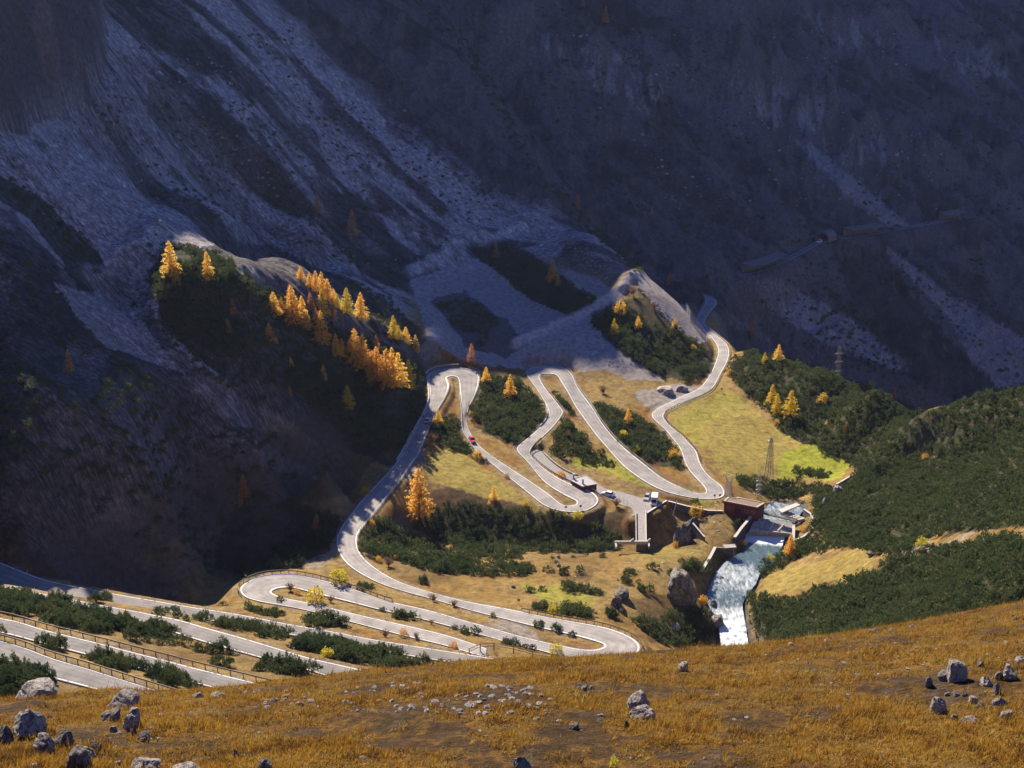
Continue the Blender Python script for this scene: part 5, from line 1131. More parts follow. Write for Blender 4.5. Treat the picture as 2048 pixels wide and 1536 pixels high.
def wall_strip(P, top, depth, thick, mat, label, name='retaining_wall', cat='wall', cap=None, group='retaining walls of the mountain road', inward=None):
    o = P[0]; m = MB(); P = np.asarray(P)
    T_ = np.gradient(P, axis=0); T_[:, 2] = 0; T_ /= np.linalg.norm(T_, axis=1)[:, None]
    Nn = np.stack([-T_[:, 1], T_[:, 0], 0*T_[:, 0]], 1)*thick/2
    g = H(P[:, 0], P[:, 1]) if depth is None else P[:, 2]-depth
    for i in range(len(P)-1):
        a, b = P[i], P[i+1]; na, nb = Nn[i], Nn[i+1]
        m.hexa([(*(a-na)[:2], g[i]-.6), (*(a+na)[:2], g[i]-.6), (*(b+nb)[:2], g[i+1]-.6), (*(b-nb)[:2], g[i+1]-.6)],
               [(*(a-na)[:2], a[2]+top), (*(a+na)[:2], a[2]+top), (*(b+nb)[:2], b[2]+top), (*(b-nb)[:2], b[2]+top)])
    t = thing(name, tuple(o), 0, label, cat, group)
    m.obj('wall', mat, t, o)
    if cap:
        c = MB()
        for i in range(len(P)-1):
            a, b = P[i], P[i+1]; na, nb = Nn[i]*1.25, Nn[i+1]*1.25; z0 = top+.003
            c.hexa([(*(a-na)[:2], a[2]+z0), (*(a+na)[:2], a[2]+z0), (*(b+nb)[:2], b[2]+z0), (*(b-nb)[:2], b[2]+z0)], [(*(a-na)[:2], a[2]+z0+.12), (*(a+na)[:2], a[2]+z0+.12), (*(b+nb)[:2], b[2]+z0+.12), (*(b-nb)[:2], b[2]+z0+.12)])
        c.obj('coping', M_PALE, t, o)
    return t
wall_strip(edge_pts('main', 'R', 51.6, 57.8, -.06, 1.5), -.02, 5.5, .5, M_STONE, 'dark stone retaining wall between the two legs of the first hairpin', cap=True)
wall_strip(edge_pts('main', 'R', 44.5, 51.4, -.06, 1.5), -.02, 11, .6, M_STONE, 'tall dark stone wall carrying the road across the ravine, right side')
wall_strip(edge_pts('main', 'L', 44.8, 50.5, -.06, 1.5), -.02, 9, .6, M_STONE, 'stone wall carrying the road across the ravine, left side')
wall_strip(edge_pts('main', 'L', 50.8, 57.0, .25, 1.5), .55, 4, .4, M_CONC, 'pale stone parapet along the left edge of the road up to the first hairpin', cap=True)
wall_strip(edge_pts('main', 'L', 57.0, 60.2, .7, 1.0), 1.1, 3, .5, M_STONE, 'dark stone wall behind the top of the first hairpin', cap=True)
wall_strip(edge_pts('main', 'R', 66.0, 71.0, -.05, 1.5), -.02, 4.5, .4, M_STONE, 'stone wall under the right leg of the first hairpin')
wall_strip(edge_pts('main', 'L', 90.0, 95.5, .25, 1.5), .5, 3, .35, M_CONC, 'low pale wall along the left edge of the leg above the middle hairpin')
wall_strip(edge_pts('main', 'R', 91.0, 97.6, -.05, 1.5), -.02, 5, .4, M_STONE, 'stone wall below the kinked leg over the yard track')
wall_strip(edge_pts('main', 'L', 100.0, 106.0, .45, 1.5), .5, 2.5, .4, M_STONE, 'low dark wall behind the second upper hairpin')
wall_strip(edge_pts('main', 'R', 135.0, 142.5, -.05, 1.5), -.02, 3, .4, M_CONC, 'pale wall under the road above the green meadow')
wall_strip(edge_pts('main', 'L', 138.5, 146.0, .5, 1.5), .9, 3, .4, M_STONE, 'dark wall on the mountain side of the climbing road')
wall_strip(edge_pts('yard', 'L', 1.5, 5.0, .4, 1.5), .45, 2, .3, M_CONC, 'low curved wall along the yard track below the kinked leg')

# fences
def post_fence(P, label, h=1.3, rails=2, mat=M_WOOD, name='wooden_fence', cat='fence', wire=False, pw=.16, group='fences around the yard and pastures'):
    o = P[0]; t = thing(name, tuple(o), 0, label, cat, group)
    r = MB()
    for k in range(rails):
        z = h*(.92-.42*k) if not wire else h*(.95-.28*k)
        for a, b in zip(P[:-1], P[1:]): r.beam((a[0], a[1], a[2]+z), (b[0], b[1], b[2]+z), .03 if wire else .09, .03 if wire else .13)
    r.obj('wire' if wire else 'rail', M_STEEL if wire else mat, t, o)
    me = MB().cyl((0, 0, -.4), (0, 0, h), pw/2, pw/2.4, 7).mesh('post', mat)
    for p in P: q = obj('post', me, t); q.location = tuple(p-o)
    return t
kn_pts = [(990,1196),(1055,1168),(1135,1162),(1250,1182),(1362,1212),(1472,1230)]
KF = np.array([PZ(*Z2(x, y), -165.4+.0*x) for x, y in kn_pts])
post_fence(KF, 'rustic wooden post and rail fence above the grey gravel bank', 1.55, 2, M_WOOD, pw=.26)
post_fence(pix_line(Z5, [(255,172),(300,196),(420,225),(560,262),(700,288),(810,312),(930,338),(1085,352)], 3.0), 'thin wire fence between the yard and the green pasture', 1.3, 3, M_STEEL, 'wire_fence', 'fence', True, .07)
post_fence(pix_line(Z5, [(405,300),(450,325),(500,362),(515,395)], 2.4), 'tall wire fence on the left edge of the yard', 1.7, 4, M_STEEL, 'wire_fence', 'fence', True, .07)
post_fence(pix_line(Z3, [(240,1105),(290,1160),(350,1200),(430,1245),(500,1262)], 2.2), 'wire fence along the yard track above the red building', 1.2, 3, M_STEEL, 'wire_fence', 'fence', True, .07)

# rockfall net beside the climbing road
def rockfall():
    P = pix_line(Z3, [(1040,352),(1062,395),(1085,430),(1110,462),(1148,512)], 3.2)
    o = P[0]; t = thing('rockfall_net', tuple(o), 0, 'tall pale rockfall net on posts beside the climbing road', 'fence')
    h = 4.2
    n = MB()
    for a, b in zip(P[:-1], P[1:]):
        for k in range(9):
            z = h*k/8; n.beam((a[0], a[1], a[2]+z), (b[0], b[1], b[2]+z), .05)
        for k in range(7):
            f = k/7; p = a*(1-f)+b*f; n.beam((p[0], p[1], p[2]), (p[0], p[1], p[2]+h), .05)
    n.obj('net', M_PALE, t, o)
    me = MB().beam((0, 0, -.4), (0, -.35, h+.3), .18).mesh('post', M_STEEL)
    for p in P: q = obj('post', me, t); q.location = tuple(p-o)
rockfall()

# ---- buildings
def prism(poly, z0, z1):
    return MB().hexa([(x, y, z0) for x, y in poly], [(x, y, z1) for x, y in poly])
def inset(poly, d):
    P = np.array(poly); c = P.mean(0); v = P-c; return [tuple(c+q*(1-d/np.linalg.norm(q))) for q in v]
def ring(poly, w, z0, z1):
    inn = inset(poly, w*1.4); m = MB(); n = len(poly)
    for i in range(n):
        j = (i+1) % n
        m.hexa([(*poly[i], z0), (*poly[j], z0), (*inn[j], z0), (*inn[i], z0)], [(*poly[i], z1), (*poly[j], z1), (*inn[j], z1), (*inn[i], z1)])
    return m
def facade(parent, o, p, q, items, zb):
    """windows and doors let into the wall p->q: (kind, along 0-1, sill, width, height)"""
    p, q = np.array(p), np.array(q); d = (q-p)/np.linalg.norm(q-p); n = np.array([d[1], -d[0]])
    for kind, f, sill, w, h in items:
        c = p+(q-p)*f+n*.02; rz = math.atan2(d[1], d[0])
        fr = MB().box((c[0], c[1], zb+sill+h/2), (w+.16, .10, h+.16), rz).obj(kind, M_PALE if kind == 'window' else M_RAIL, parent, o)
        c2 = c+n*.055
        MB().box((c2[0], c2[1], zb+sill+h/2), (w, .03, h), rz).obj('pane' if kind == 'window' else 'panel', M_GLASS if kind == 'window' else M_DARK, fr, o)
def building_one():
    zr = -183.6; C = [PZ(*Z5(*q), zr)[:2] for q in [(130,190),(205,230),(294,214),(222,163)]]
    g = min(float(H(x, y)) for x, y in C)-.5
    o = (C[1][0], C[1][1], g)
    t = thing('service_building', o, 0, 'small dark red building with light grey flat roof and two chimneys', 'building')
    prism(C, g, zr-.1).obj('wall', M_RED, t, o)
    rf = prism(inset(C, -.35), zr-.097, zr+.06).obj('roof', M_ROOF, t, o)
    ring(inset(C, -.40), .22, zr+.063, zr+.22).obj('parapet', M_PALE, rf, o)
    for q in [(148,180), (207,212)]:
        x, y, z = PZ(*Z5(*q), zr+.1); MB().box((x, y, zr+.85), (.55, .55, 1.55)).box((x, y, zr+1.68), (.75, .75, .12)).obj('chimney', M_CONC, rf, o)
    facade(t, o, C[1], C[2], [('window', .3, 1.1, .8, .7), ('door', .72, .5, .95, 1.75)], -186.6)
    facade(t, o, C[0], C[1], [('window', .5, 1.1, .9, .7)], -186.6)
building_one()
def building_two():
    zr = -184.6; C = [PZ(*Z7(*q), zr)[:2] for q in [(505,523),(840,588),(915,545),(650,487),(628,496),(545,485)]]
    g = min(float(H(x, y)) for x, y in C)-.8
    o = (C[1][0], C[1][1], g)
    t = thing('valve_house', o, 0, 'long dark red building with brown gravel roof beside the weir', 'building')
    prism(C, g, zr-.12).obj('wall', M_RED, t, o)
    rf = prism(inset(C, .25), zr-.117, zr-.02).obj('roof', M_ROOFB, t, o)
    ring(inset(C, -.12), .34, zr-.117, zr+.16).obj('parapet', M_PALE, rf, o)
    facade(t, o, C[0], C[1], [('door', .42, .3, 2.0, 1.9), ('window', .15, 1.2, 1.0, .7), ('window', .68, 1.2, 1.0, .7), ('window', .88, 1.2, 1.0, .7)], -188.2)
building_two()
def hut():
    p = hit(*Z7(718,765), 150); o = tuple(p)
    t = thing('valve_hut', o, 0, 'tiny red hut at the corner of the weir wall', 'hut')
    MB().box((0, 0, .75), (1.7, 1.7, 2.3), .3).obj('wall', M_RED, t); MB().box((0, 0, 1.98), (2.0, 2.0, .14), .3).obj('roof', M_ROOF, t)
    MB().box((.2, -.9, .75), (.7, .06, 1.5), .3).obj('door', M_DARK, t)
hut()

# ---- vehicles
def loft(secs):
    m = MB(); k = len(secs[0]); V_ = [p for s_ in secs for p in s_]; F = []
    for i in range(len(secs)-1):
        for j in range(k-1): F.append((i*k+j, i*k+j+1, (i+1)*k+j+1, (i+1)*k+j))
    F3 = [tuple([0]+[j, j+1]) for j in range(1, k-1)]+[tuple([(len(secs)-1)*k]+[(len(secs)-1)*k+j+1, (len(secs)-1)*k+j]) for j in range(1, k-1)]
    F += [(i*k+k-1, i*k, (i+1)*k, (i+1)*k+k-1) for i in range(len(secs)-1)]
    m.add(V_, F+F3); return m
def vehicle(loc, rz, label, paint, kind='car', s=1.0):
    t = thing('parked_van' if kind == 'van' else 'car', loc, rz, label, 'van' if kind == 'van' else 'car', None, s)
    Lh = 2.1 if kind == 'car' else 2.8; W = .86 if kind == 'car' else 1.0
    if kind == 'car':
        prof = [(-2.1, .35, .80), (-1.95, .28, .95), (-1.2, .25, .98), (.9, .25, .96), (1.75, .27, .82), (2.1, .35, .66)]
        loft([[(x, -W, zl), (x, W, zl), (x, W*.99, (zl+zh)/2+.1), (x, W*.9, zh), (x, -W*.9, zh), (x, -W*.99, (zl+zh)/2+.1)] for x, zl, zh in prof]).obj('body', paint, t)
        loft([[(x, -w_, .94), (x, w_, .94), (x, w_*.86, zt), (x, -w_*.86, zt)] for x, w_, zt in [(-1.75, .74, 1.0), (-1.35, .76, 1.42), (-.3, .77, 1.50), (.35, .77, 1.45), (1.05, .74, .98)]]).obj('cabin_glass', M_GLASS, t)
        MB().hexa([(-1.38, -.62, 1.43), (.38, -.62, 1.46), (.38, .62, 1.46), (-1.38, .62, 1.43)], [(-1.25, -.56, 1.52), (.28, -.56, 1.53), (.28, .56, 1.53), (-1.25, .56, 1.52)]).obj('roof', paint, t)
        lamps = [(2.06, .62), (2.06, -.62)]; tails = [(-2.08, .62), (-2.08, -.62)]; wx = 1.3; zl_ = .62
    else:
        MB().box((-.75, 0, 1.45), (3.9, 2.0, 2.1)).obj('cargo_box', paint, t)
        loft([[(x, -W*.95, zl), (x, W*.95, zl), (x, W*.95, zm), (x, W*.86, zh), (x, -W*.86, zh), (x, -W*.95, zm)] for x, zl, zm, zh in [(1.22, .4, 1.2, 2.1), (1.7, .4, 1.2, 2.05), (2.35, .42, 1.1, 1.2), (2.8, .45, .8, .95)]]).obj('body', paint, t)
        MB().hexa([(1.75, -.82, 2.0), (1.75, .82, 2.0), (2.40, .84, 1.22), (2.40, -.84, 1.22)], [(1.80, -.80, 2.04), (1.80, .80, 2.04), (2.45, .82, 1.26), (2.45, -.82, 1.26)]).obj('windscreen', M_GLASS, t)
        MB().box((-.4, 0, .5), (4.6, 1.7, .22)).obj('chassis', M_DARK, t)
        lamps = [(2.78, .7), (2.78, -.7)]; tails = [(-2.72, .85), (-2.72, -.85)]; wx = 1.75; zl_ = .75
    for x in (-wx, wx):
        for y in (-W+.08, W-.08):
            w = MB().cyl((x, y-.11, .32), (x, y+.11, .32), .32, .32, 14).obj('wheel', M_TYRE, t)
            MB().cyl((x, y-.125, .32), (x, y+.125, .32), .18, .18, 10).obj('rim', M_STEEL, w)
    for x, y in lamps: MB().box((x, y, zl_), (.08, .34, .16)).obj('headlight', M_HEAD, t)
    for x, y in tails: MB().box((x, y, zl_+.12), (.06, .26, .18)).obj('tail_light', M_LAMP, t)
    return t
def road_dir(nm, x, y):
    L, R = ROADS[nm]; C = (L+R)/2; i = int(np.argmin((C[:, 0]-x)**2+(C[:, 1]-y)**2)); i = min(max(i, 1), len(C)-2); d = C[i+1]-C[i-1]
    return math.atan2(d[1], d[0]), C[i, 2]
p = PZ(*Z4(873,655), -178.1); a, z = road_dir('main', p[0], p[1]); vehicle((p[0], p[1], z+.09), a, 'silver white car driving in the shaded stretch of road', M_SILV)
p = PZ(*Z4(1166,792), -181.7); a, z = road_dir('main', p[0], p[1]); vehicle((p[0]+.5, p[1], z+.09), a, 'small red car driving down from the first hairpin', M_CARRED)
p = hit(*Z5(365,288), 150); vehicle((p.x, p.y, p.z+.05), math.radians(150), 'white low car parked beside the red building', M_WHITE)
p = hit(*Z5(612,308), 150); vehicle((p.x, p.y, p.z+.05), math.radians(-108), 'light blue grey car parked next to the white van', M_SILV)
p = hit(*Z5(657,335), 150); vehicle((p.x, p.y, p.z+.05), math.radians(-100), 'white box van parked at the edge of the yard', M_WHITE, 'van')
L_, R_ = ROADS['gallery']; Cg = (L_+R_)/2
p = Cg[int(3.9*8)]; a, z = road_dir('gallery', p[0], p[1]); vehicle((p[0], p[1], z+.15), a+math.pi, 'tiny white car at the mouth of the far tunnel', M_WHITE)

# ---- lattice pylons and poles
M_PYL = flat_mat('weathered_steel', (.24,.23,.225), .6, 6, .2, .3)
def pylon(base, h, wb, wt, arms, label, head=None):
    t = thing('lattice_pylon', tuple(base), math.radians(20), label, 'pylon', 'lattice pylons of the power line')
    m = MB(); k = 7
    def cor(f): w = (wb+(wt-wb)*f)/2; return [(sx*w, sy*w, h*f-(.3 if f == 0 else 0)) for sx, sy in ((-1,-1), (1,-1), (1,1), (-1,1))]
    lm = []
    for i in range(4):
        l = MB(); 
        for a in range(k): l.beam(cor(a/k)[i], cor((a+1)/k)[i], .11)
        l.obj('leg', M_PYL, t)
    for a in range(k):
        A, B = cor(a/k), cor((a+1)/k)
        for i in range(4):
            j = (i+1) % 4; m.beam(A[i], B[j], .06); m.beam(A[j], B[i], .06); m.beam(B[i], B[j], .06)
    m.obj('bracing', M_PYL, t)
    for f, wd in arms:
        c = MB(); z = h*f
        for s_ in (-1, 1): c.beam((0, -.15, z), (s_*wd, 0, z+.12), .09); c.beam((0, .15, z), (s_*wd, 0, z+.12), .09); c.beam((0, 0, z+.55), (s_*wd, 0, z+.12), .07)
        ar = c.obj('crossarm', M_STEEL, t)
        for s_ in (-1, 1): MB().cyl((s_*wd, 0, z+.08), (s_*wd, 0, z-.55), .09, .07, 6).obj('insulator', M_PALE, ar)
    MB().beam((0, 0, h-.1), (0, 0, h+.8), .08).obj('peak', M_STEEL, t)
    return t
p = hit(*Z3(1500,1292), 150); pylon(p, 15.6, 2.3, .7, [(.93, 1.3)], 'tall lattice pylon standing on the green meadow')
p = hit(*Z7(548,478), 150)
def ypylon(p):
    t = pylon(p, 5.0, 1.7, 1.2, [], 'short pylon with flared head behind the valve house')
    m = MB()
    for sx in (-1, 1):
        for sy in (-.4, .4): m.beam((sx*.6, sy, 5.0), (sx*1.6, sy, 8.0), .10)
        m.beam((sx*.6, -.4, 5), (sx*1.2, .4, 6.6), .06); m.beam((sx*.6, .4, 5), (sx*1.2, -.4, 6.6), .06); m.beam((sx*.2, 0, 5.0), (sx*1.2, 0, 6.8), .08)
    m.beam((-1.8, 0, 8.0), (1.8, 0, 8.0), .14); m.beam((-1.2, 0, 6.8), (1.2, 0, 6.8), .10)
    m.obj('head', M_STEEL, t)
ypylon(p)
p = PY(*Z7(850,560), 417); pylon((p[0], p[1], float(H(p[0], p[1]))), 8.0, 1.6, 1.0, [(.35, 1.2), (.55, 1.2), (.75, 1.2)], 'dark pylon with stacked arms in the hollow behind the weir')
c_, m_ = cm(1680, 690); p = (c_*540, 540, float(H(c_*540, 540))); hh = m_*540-p[2]; pylon(p, max(8, hh-1.0), 2.4, .9, [(.62, 1.9), (.77, 1.9), (.9, 1.9)], 'pylon with three crossarms on the skyline of the pine moraine')
def pole(p, q, r, label, mat=M_PALE, sign=None):
    t = thing('utility_pole', tuple(p), 0, label, 'pole', 'poles around the yard')
    d = np.array(q)-np.array(p); MB().cyl((0, 0, -.4), tuple(d), r, r*.7, 8).obj('shaft', mat, t)
    MB().box((d[0], d[1], d[2]+.08), (.36, .36, .16)).obj('cap', M_STEEL, t)
    return t
b_p = np.array(PY(*Z5(768,505), 401)); pole((b_p[0], b_p[1], float(H(b_p[0], b_p[1]))), PY(*Z5(799,325), 401), .16, 'tall pale leaning pole rising out of the gully behind the yard')
p = hit(*Z5(1047,432), 150); pole(p, (p.x, p.y, p.z+4.2), .07, 'thin grey lamp pole on the grass before the valve house', M_STEEL)
p = hit(*Z5(811,318), 150); pole(p, (p.x, p.y, p.z+3.0), .07, 'thin pole above the yard fence beside the last road leg', M_STEEL)

# ---- road signs and marker posts
def sign(p, label, rz=0, h=1.9, w=.6, red=True):
    t = thing('road_sign', tuple(p), rz, label, 'sign', 'signs at the bends')
    MB().cyl((0, 0, -.3), (0, 0, h), .04, .04, 6).obj('pole', M_STEEL, t)
    pl = MB().box((0, -.05, h-.25), (w, .04, w)).obj('plate', M_DARK, t)
    MB().box((0, -.075, h-.25), (w*.5, .008, w*.5), 0).obj('symbol', M_SIGNR if red else M_SIGNW, pl)
for f, x, y, lb, red in [(Z1,1680,258,'black backed sign at the top of the left hairpin',False),(Z1,1440,322,'small dark sign at the left end of the left hairpin guardrail',False),(Z2,1280,905,'dark sign at the start of the lower right guardrail',False),
    (Z4,1815,1268,'black sign at the left end of the middle hairpin guardrail',False),(Z4,1915,1262,'red sign inside the bend of the middle hairpin',True),(Z3,345,655,'small dark sign at the top of the second upper hairpin',False),(Z3,1198,1392,'small dark sign on the bend of the last hairpin',False),(Z3,1228,1390,'dark marker board right of the last hairpin sign',False),(Z3,1238,795,'dark box shaped sign on the grass at the top of the meadow',False)]:
    p = hit(*f(x, y), 150); sign((p.x, p.y, p.z), lb, random.uniform(-.4, .4), 1.6, .7, red)
MPm = MB().hexa([(-.06, -.04, -.3), (.06, -.04, -.3), (.06, .04, -.3), (-.06, .04, -.3)], [(-.05, -.03, .95), (.05, -.03, .95), (.05, .03, .95), (-.05, .03, .95)]).mesh('post', M_SIGNW)
MPb = MB().box((0, 0, .78), (.13, .10, .18)).mesh('reflector', M_SIGNR)
for nm, side, k in [('d','L',2.6),('d','L',5.7),('d','L',8.6),('d','L',11.5),('c','L',3.2),('c','L',6.2),('c','L',9),('main','R',40.2),('main','L',39),('main','R',36.2),('d','R',15.4),('main','R',43.5),('main','R',4.0),('main','L',23.0)]:
    q = edge_pts(nm, side, k, k+.2, .45, 9)[0]; z = float(H(q[0], q[1]))
    t = thing('marker_post', (q[0], q[1], z), 0, 'slim white roadside marker post with red reflector', 'post', 'white marker posts along the road legs')
    obj('post', MPm, t); obj('reflector', MPb, t)

# ---- dam over the ravine
def dam():
    zt = -187.0; A = [PZ(*Z5(*q), zt) for q in [(541,398),(603,394),(606,588),(543,588)]]
    o = (A[3][0], A[3][1], -196)
    t = thing('arch_dam', o, 0, 'narrow dam crossing the ravine with pale coping at its near end', 'dam')
    P = [q[:2] for q in A]
    prism(P, zt-.35, zt+.02).obj('deck', M_GRAVEL, t, o)
    prism(inset(P, .25), -205, zt-.352).obj('wall', M_CONCD, t, o)
    for a, b in ((0, 3), (1, 2)):
        MB().beam((*P[a], zt+.35), (*P[b], zt+.35), .28, .75).obj('parapet', M_PALE if a == 1 else M_CONC, t, o)
    c = MB(); z1 = zt+.45
    E = [PZ(*Z5(*q), zt) for q in [(408,592),(520,592),(628,592)]]
    c.beam((E[0][0], E[0][1], z1), (E[2][0], E[2][1], z1), .5, 1.0)
    F_ = [PZ(*Z5(*q), zt-.6) for q in [(414,626),(627,624)]]
    c.beam((E[0][0]+.25, E[0][1]-.26, z1-.2), (F_[0][0]+.2, F_[0][1], z1-.5), .45, .8); c.beam((E[2][0]-.25, E[2][1]-.26, z1-.2), (F_[1][0]-.2, F_[1][1], z1-.5), .45, .8)
    for x_ in (520, 626):
        e = PZ(*Z5(x_, 590), zt); c.hexa([(e[0]-.7, e[1]-.2, z1+.5), (e[0]+.3, e[1]-.2, z1+.5), (e[0]+.3, e[1]+.2, z1+.5), (e[0]-.7, e[1]+.2, z1+.5)], [(e[0]+.1, e[1]-.2, z1+1.2), (e[0]+.3, e[1]-.2, z1+1.2), (e[0]+.3, e[1]+.2, z1+1.2), (e[0]+.1, e[1]+.2, z1+1.2)])
    c.obj('coping', M_PALE, t, o)
dam()
def quay(pts, z, depth, w, label, mat=M_CONCD, cap=True, name='concrete_wall'):
    P = np.array([PZ(*f(x, y), zz) for (f, x, y), zz in zip(pts, z)])
    Q = []
    for a, b in zip(P[:-1], P[1:]):
        n = max(1, int(np.linalg.norm(b-a)/1.5)); Q += [a+(b-a)*i/n for i in range(n)]
    Q.append(P[-1]); Q = np.array(Q); Q[:, 2] = gsmooth(np.maximum(Q[:, 2], np.max([H(Q[:, 0]+a_, Q[:, 1]+b_) for a_, b_ in ((0, 0), (.6, 0), (-.6, 0), (0, .8), (0, -.8))], axis=0)+.35)[:, None], 2.0)[:, 0]
    return wall_strip(Q, 0, depth, w, mat, label, name, 'wall', cap, 'concrete walls of the weir')
quay([(Z5,608,398),(Z5,735,318)], [-186.8,-186.8], 12, .5, 'dark retaining wall with sloping top right of the yard')
quay([(Z5,745,322),(Z5,860,352),(Z5,1000,382),(Z5,1090,385)], [-187.2,-187.4,-187.8,-188], 9, .5, 'long dark wall between the gully and the pasture')
quay([(Z5,900,455),(Z5,975,555)], [-187.2,-189.3], 3, .4, 'pale sloping wall edge beside the rock knob')
# ---- weir
quay([(Z7,812,630),(Z7,745,720),(Z7,680,800),(Z7,610,898)], [-187.6,-188.2,-189,-189.6], 5, .7, 'left side wall of the weir with pale sloping top')
quay([(Z7,1215,735),(Z7,1215,830),(Z7,1210,925)], [-188.2,-188.8,-189.6], 5, .7, 'right side wall of the weir')
quay([(Z7,1320,605),(Z7,1390,665),(Z7,1425,745),(Z7,1400,840),(Z7,1320,895),(Z7,1225,932)], [-187.6,-187.9,-188.2,-188.6,-189,-189.4], 3, .5, 'curved pale wall sweeping round the right of the weir', M_CONC)
quay([(Z7,1425,730),(Z7,1490,775),(Z7,1480,825),(Z7,1430,850)], [-188,-188.2,-188.5,-188.7], 2.5, .4, 'outer curved wall on the far right of the weir', M_CONC)
quay([(Z7,412,990),(Z7,370,1080),(Z7,320,1180),(Z7,262,1310)], [-190.0,-190.6,-191.4,-192.4], 5, .7, 'dark quay wall on the left bank of the torrent')
quay([(Z7,412,990),(Z7,500,1000),(Z7,590,1010)], [-190.0,-190.2,-190.4], 4, .6, 'short dark quay wall across from the intake platform', M_CONCD, False)
quay([(Z7,1650,372),(Z7,1760,325),(Z7,1855,285)], [-187.4,-186.9,-186.4], 2.0, .5, 'straight dark edged wall climbing the tan bank behind the weir')
def weir():
    zt = -188.6
    A = [PZ(*Z7(*q), z) for q, z in [((825,690), -188.9), ((1210,745), -188.9), ((1190,850), -190.6), ((760,825), -190.6)]]
    o = tuple(A[3]); t = thing('weir', o, 0, 'sloping weir with slanted piers and a footbridge over the torrent', 'weir')
    MB().hexa([(a[0], a[1], a[2]-1.5) for a in A], [tuple(a) for a in A]).obj('apron', M_CONC, t, o)
    for xa, ya, xb, yb in [(925,715,880,805), (1015,735,965,822), (1115,765,1055,832)]:
        P, Q = PZ(*Z7(xa, ya), -188.7), PZ(*Z7(xb, yb), -190.1); MB().beam((*P[:2], P[2]), (*Q[:2], Q[2]), .42, .7).obj('pier', M_PALE, t, o)
    P, Q = PZ(*Z7(770,815), -190.3), PZ(*Z7(1195,860), -190.3); MB().beam(P, Q, .5, .5).obj('sill', M_CONC, t, o)
    P, Q = PZ(*Z7(805,625), -187.3), PZ(*Z7(1240,725), -187.6)
    br = MB().beam(P, Q, 1.1, .25).obj('footbridge', M_CONCD, t, o)
    r = MB(); n = 12
    for k in range(n+1):
        p = Vector(P).lerp(Vector(Q), k/n)
        for sy in (-.5, .5): r.beam((p.x, p.y+sy, p.z), (p.x, p.y+sy, p.z+1.0), .06)
    for sy in (-.5, .5):
        for zz in (.5, 1.0): r.beam((P[0], P[1]+sy, P[2]+zz), (Q[0], Q[1]+sy, Q[2]+zz), .05)
    r.obj('railing', M_STEEL, br, o)
    S_ = [PZ(*Z7(*q), z) for q, z in [((1055,612), -187.2), ((1095,640), -187.2), ((1285,560), -186.6), ((1240,540), -186.6)]]
    MB().hexa([(a[0], a[1], a[2]-.35) for a in S_], [tuple(a) for a in S_]).obj('slab', M_PALE, t, o)
    st = MB()
    for k in range(5):
        a = PZ(*Z7(1130+k*38, 640+k*16), -188.2-.12*k); st.box((a[0], a[1], a[2]-.3), (2.6, 1.4, .9), .5)
    st.obj('stepped_channel', M_CONC, t, o)
weir()
def platform():
    p = PZ(*Z7(560,985), -189.6); o = tuple(p); t = thing('intake_platform', o, 0, 'small railed platform on posts over the torrent', 'platform')
    MB().box((0, 0, 0), (3.6, 2.2, .2), .15).obj('deck', M_CONC, t)
    for x, y in ((-1.6, -.9), (1.6, -.6), (-1.4, .9), (1.5, 1.0)): MB().beam((x, y, -3.5), (x, y, -.102), .2).obj('leg', M_CONCD, t)
    r = MB()
    for x in np.linspace(-1.75, 1.75, 6): r.beam((x, -1.0+x*.15, .1), (x, -1.0+x*.15, 1.1), .05)
    for z in (.6, 1.1): r.beam((-1.75, -1.26, z), (1.75, -.74, z), .05)
    r.obj('railing', M_STEEL, t)
platform()

# ---- galleries and tunnel on the far road
def gallery(i0, i1, label):
    C = Cg[int(i0*8):int(i1*8)+1]; o = C[0]; t = thing('rockfall_gallery', tuple(o), 0, label, 'gallery', 'galleries of the far road')
    T_ = np.gradient(C, axis=0); T_ /= np.linalg.norm(T_, axis=1)[:, None]; Nn = np.stack([T_[:, 1], -T_[:, 0], 0*T_[:, 0]], 1)   # towards the valley
    rf = MB(); bk = MB()
    for i in range(len(C)-1):
        a, b = C[i], C[i+1]; na, nb = Nn[i], Nn[i+1]
        q = [a-na*3.2, a+na*3.4, b+nb*3.4, b-nb*3.2]
        rf.hexa([(x[0], x[1], x[2]+3.9) for x in q], [(x[0], x[1], x[2]+4.5+(.5 if k in (0, 3) else 0)) for k, x in enumerate(q)])
        q = [a-na*3.2, a-na*2.7, b-nb*2.7, b-nb*3.2]; bk.hexa([(x[0], x[1], x[2]-1) for x in q], [(x[0], x[1], x[2]+3.897) for x in q])
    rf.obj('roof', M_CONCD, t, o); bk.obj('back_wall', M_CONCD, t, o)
    L = np.concatenate([[0], np.cumsum(np.linalg.norm(np.diff(C, axis=0), axis=1))]); n = int(L[-1]/4.5)
    for s_ in np.linspace(.5, L[-1]-.5, n+1):
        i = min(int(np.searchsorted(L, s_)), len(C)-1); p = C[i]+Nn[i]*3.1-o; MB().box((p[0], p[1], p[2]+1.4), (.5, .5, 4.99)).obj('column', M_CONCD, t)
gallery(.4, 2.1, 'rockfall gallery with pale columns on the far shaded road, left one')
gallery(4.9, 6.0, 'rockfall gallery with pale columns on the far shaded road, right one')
gallery(7.8, 8.4, 'short dim gallery portal at the far right end of the shaded road')
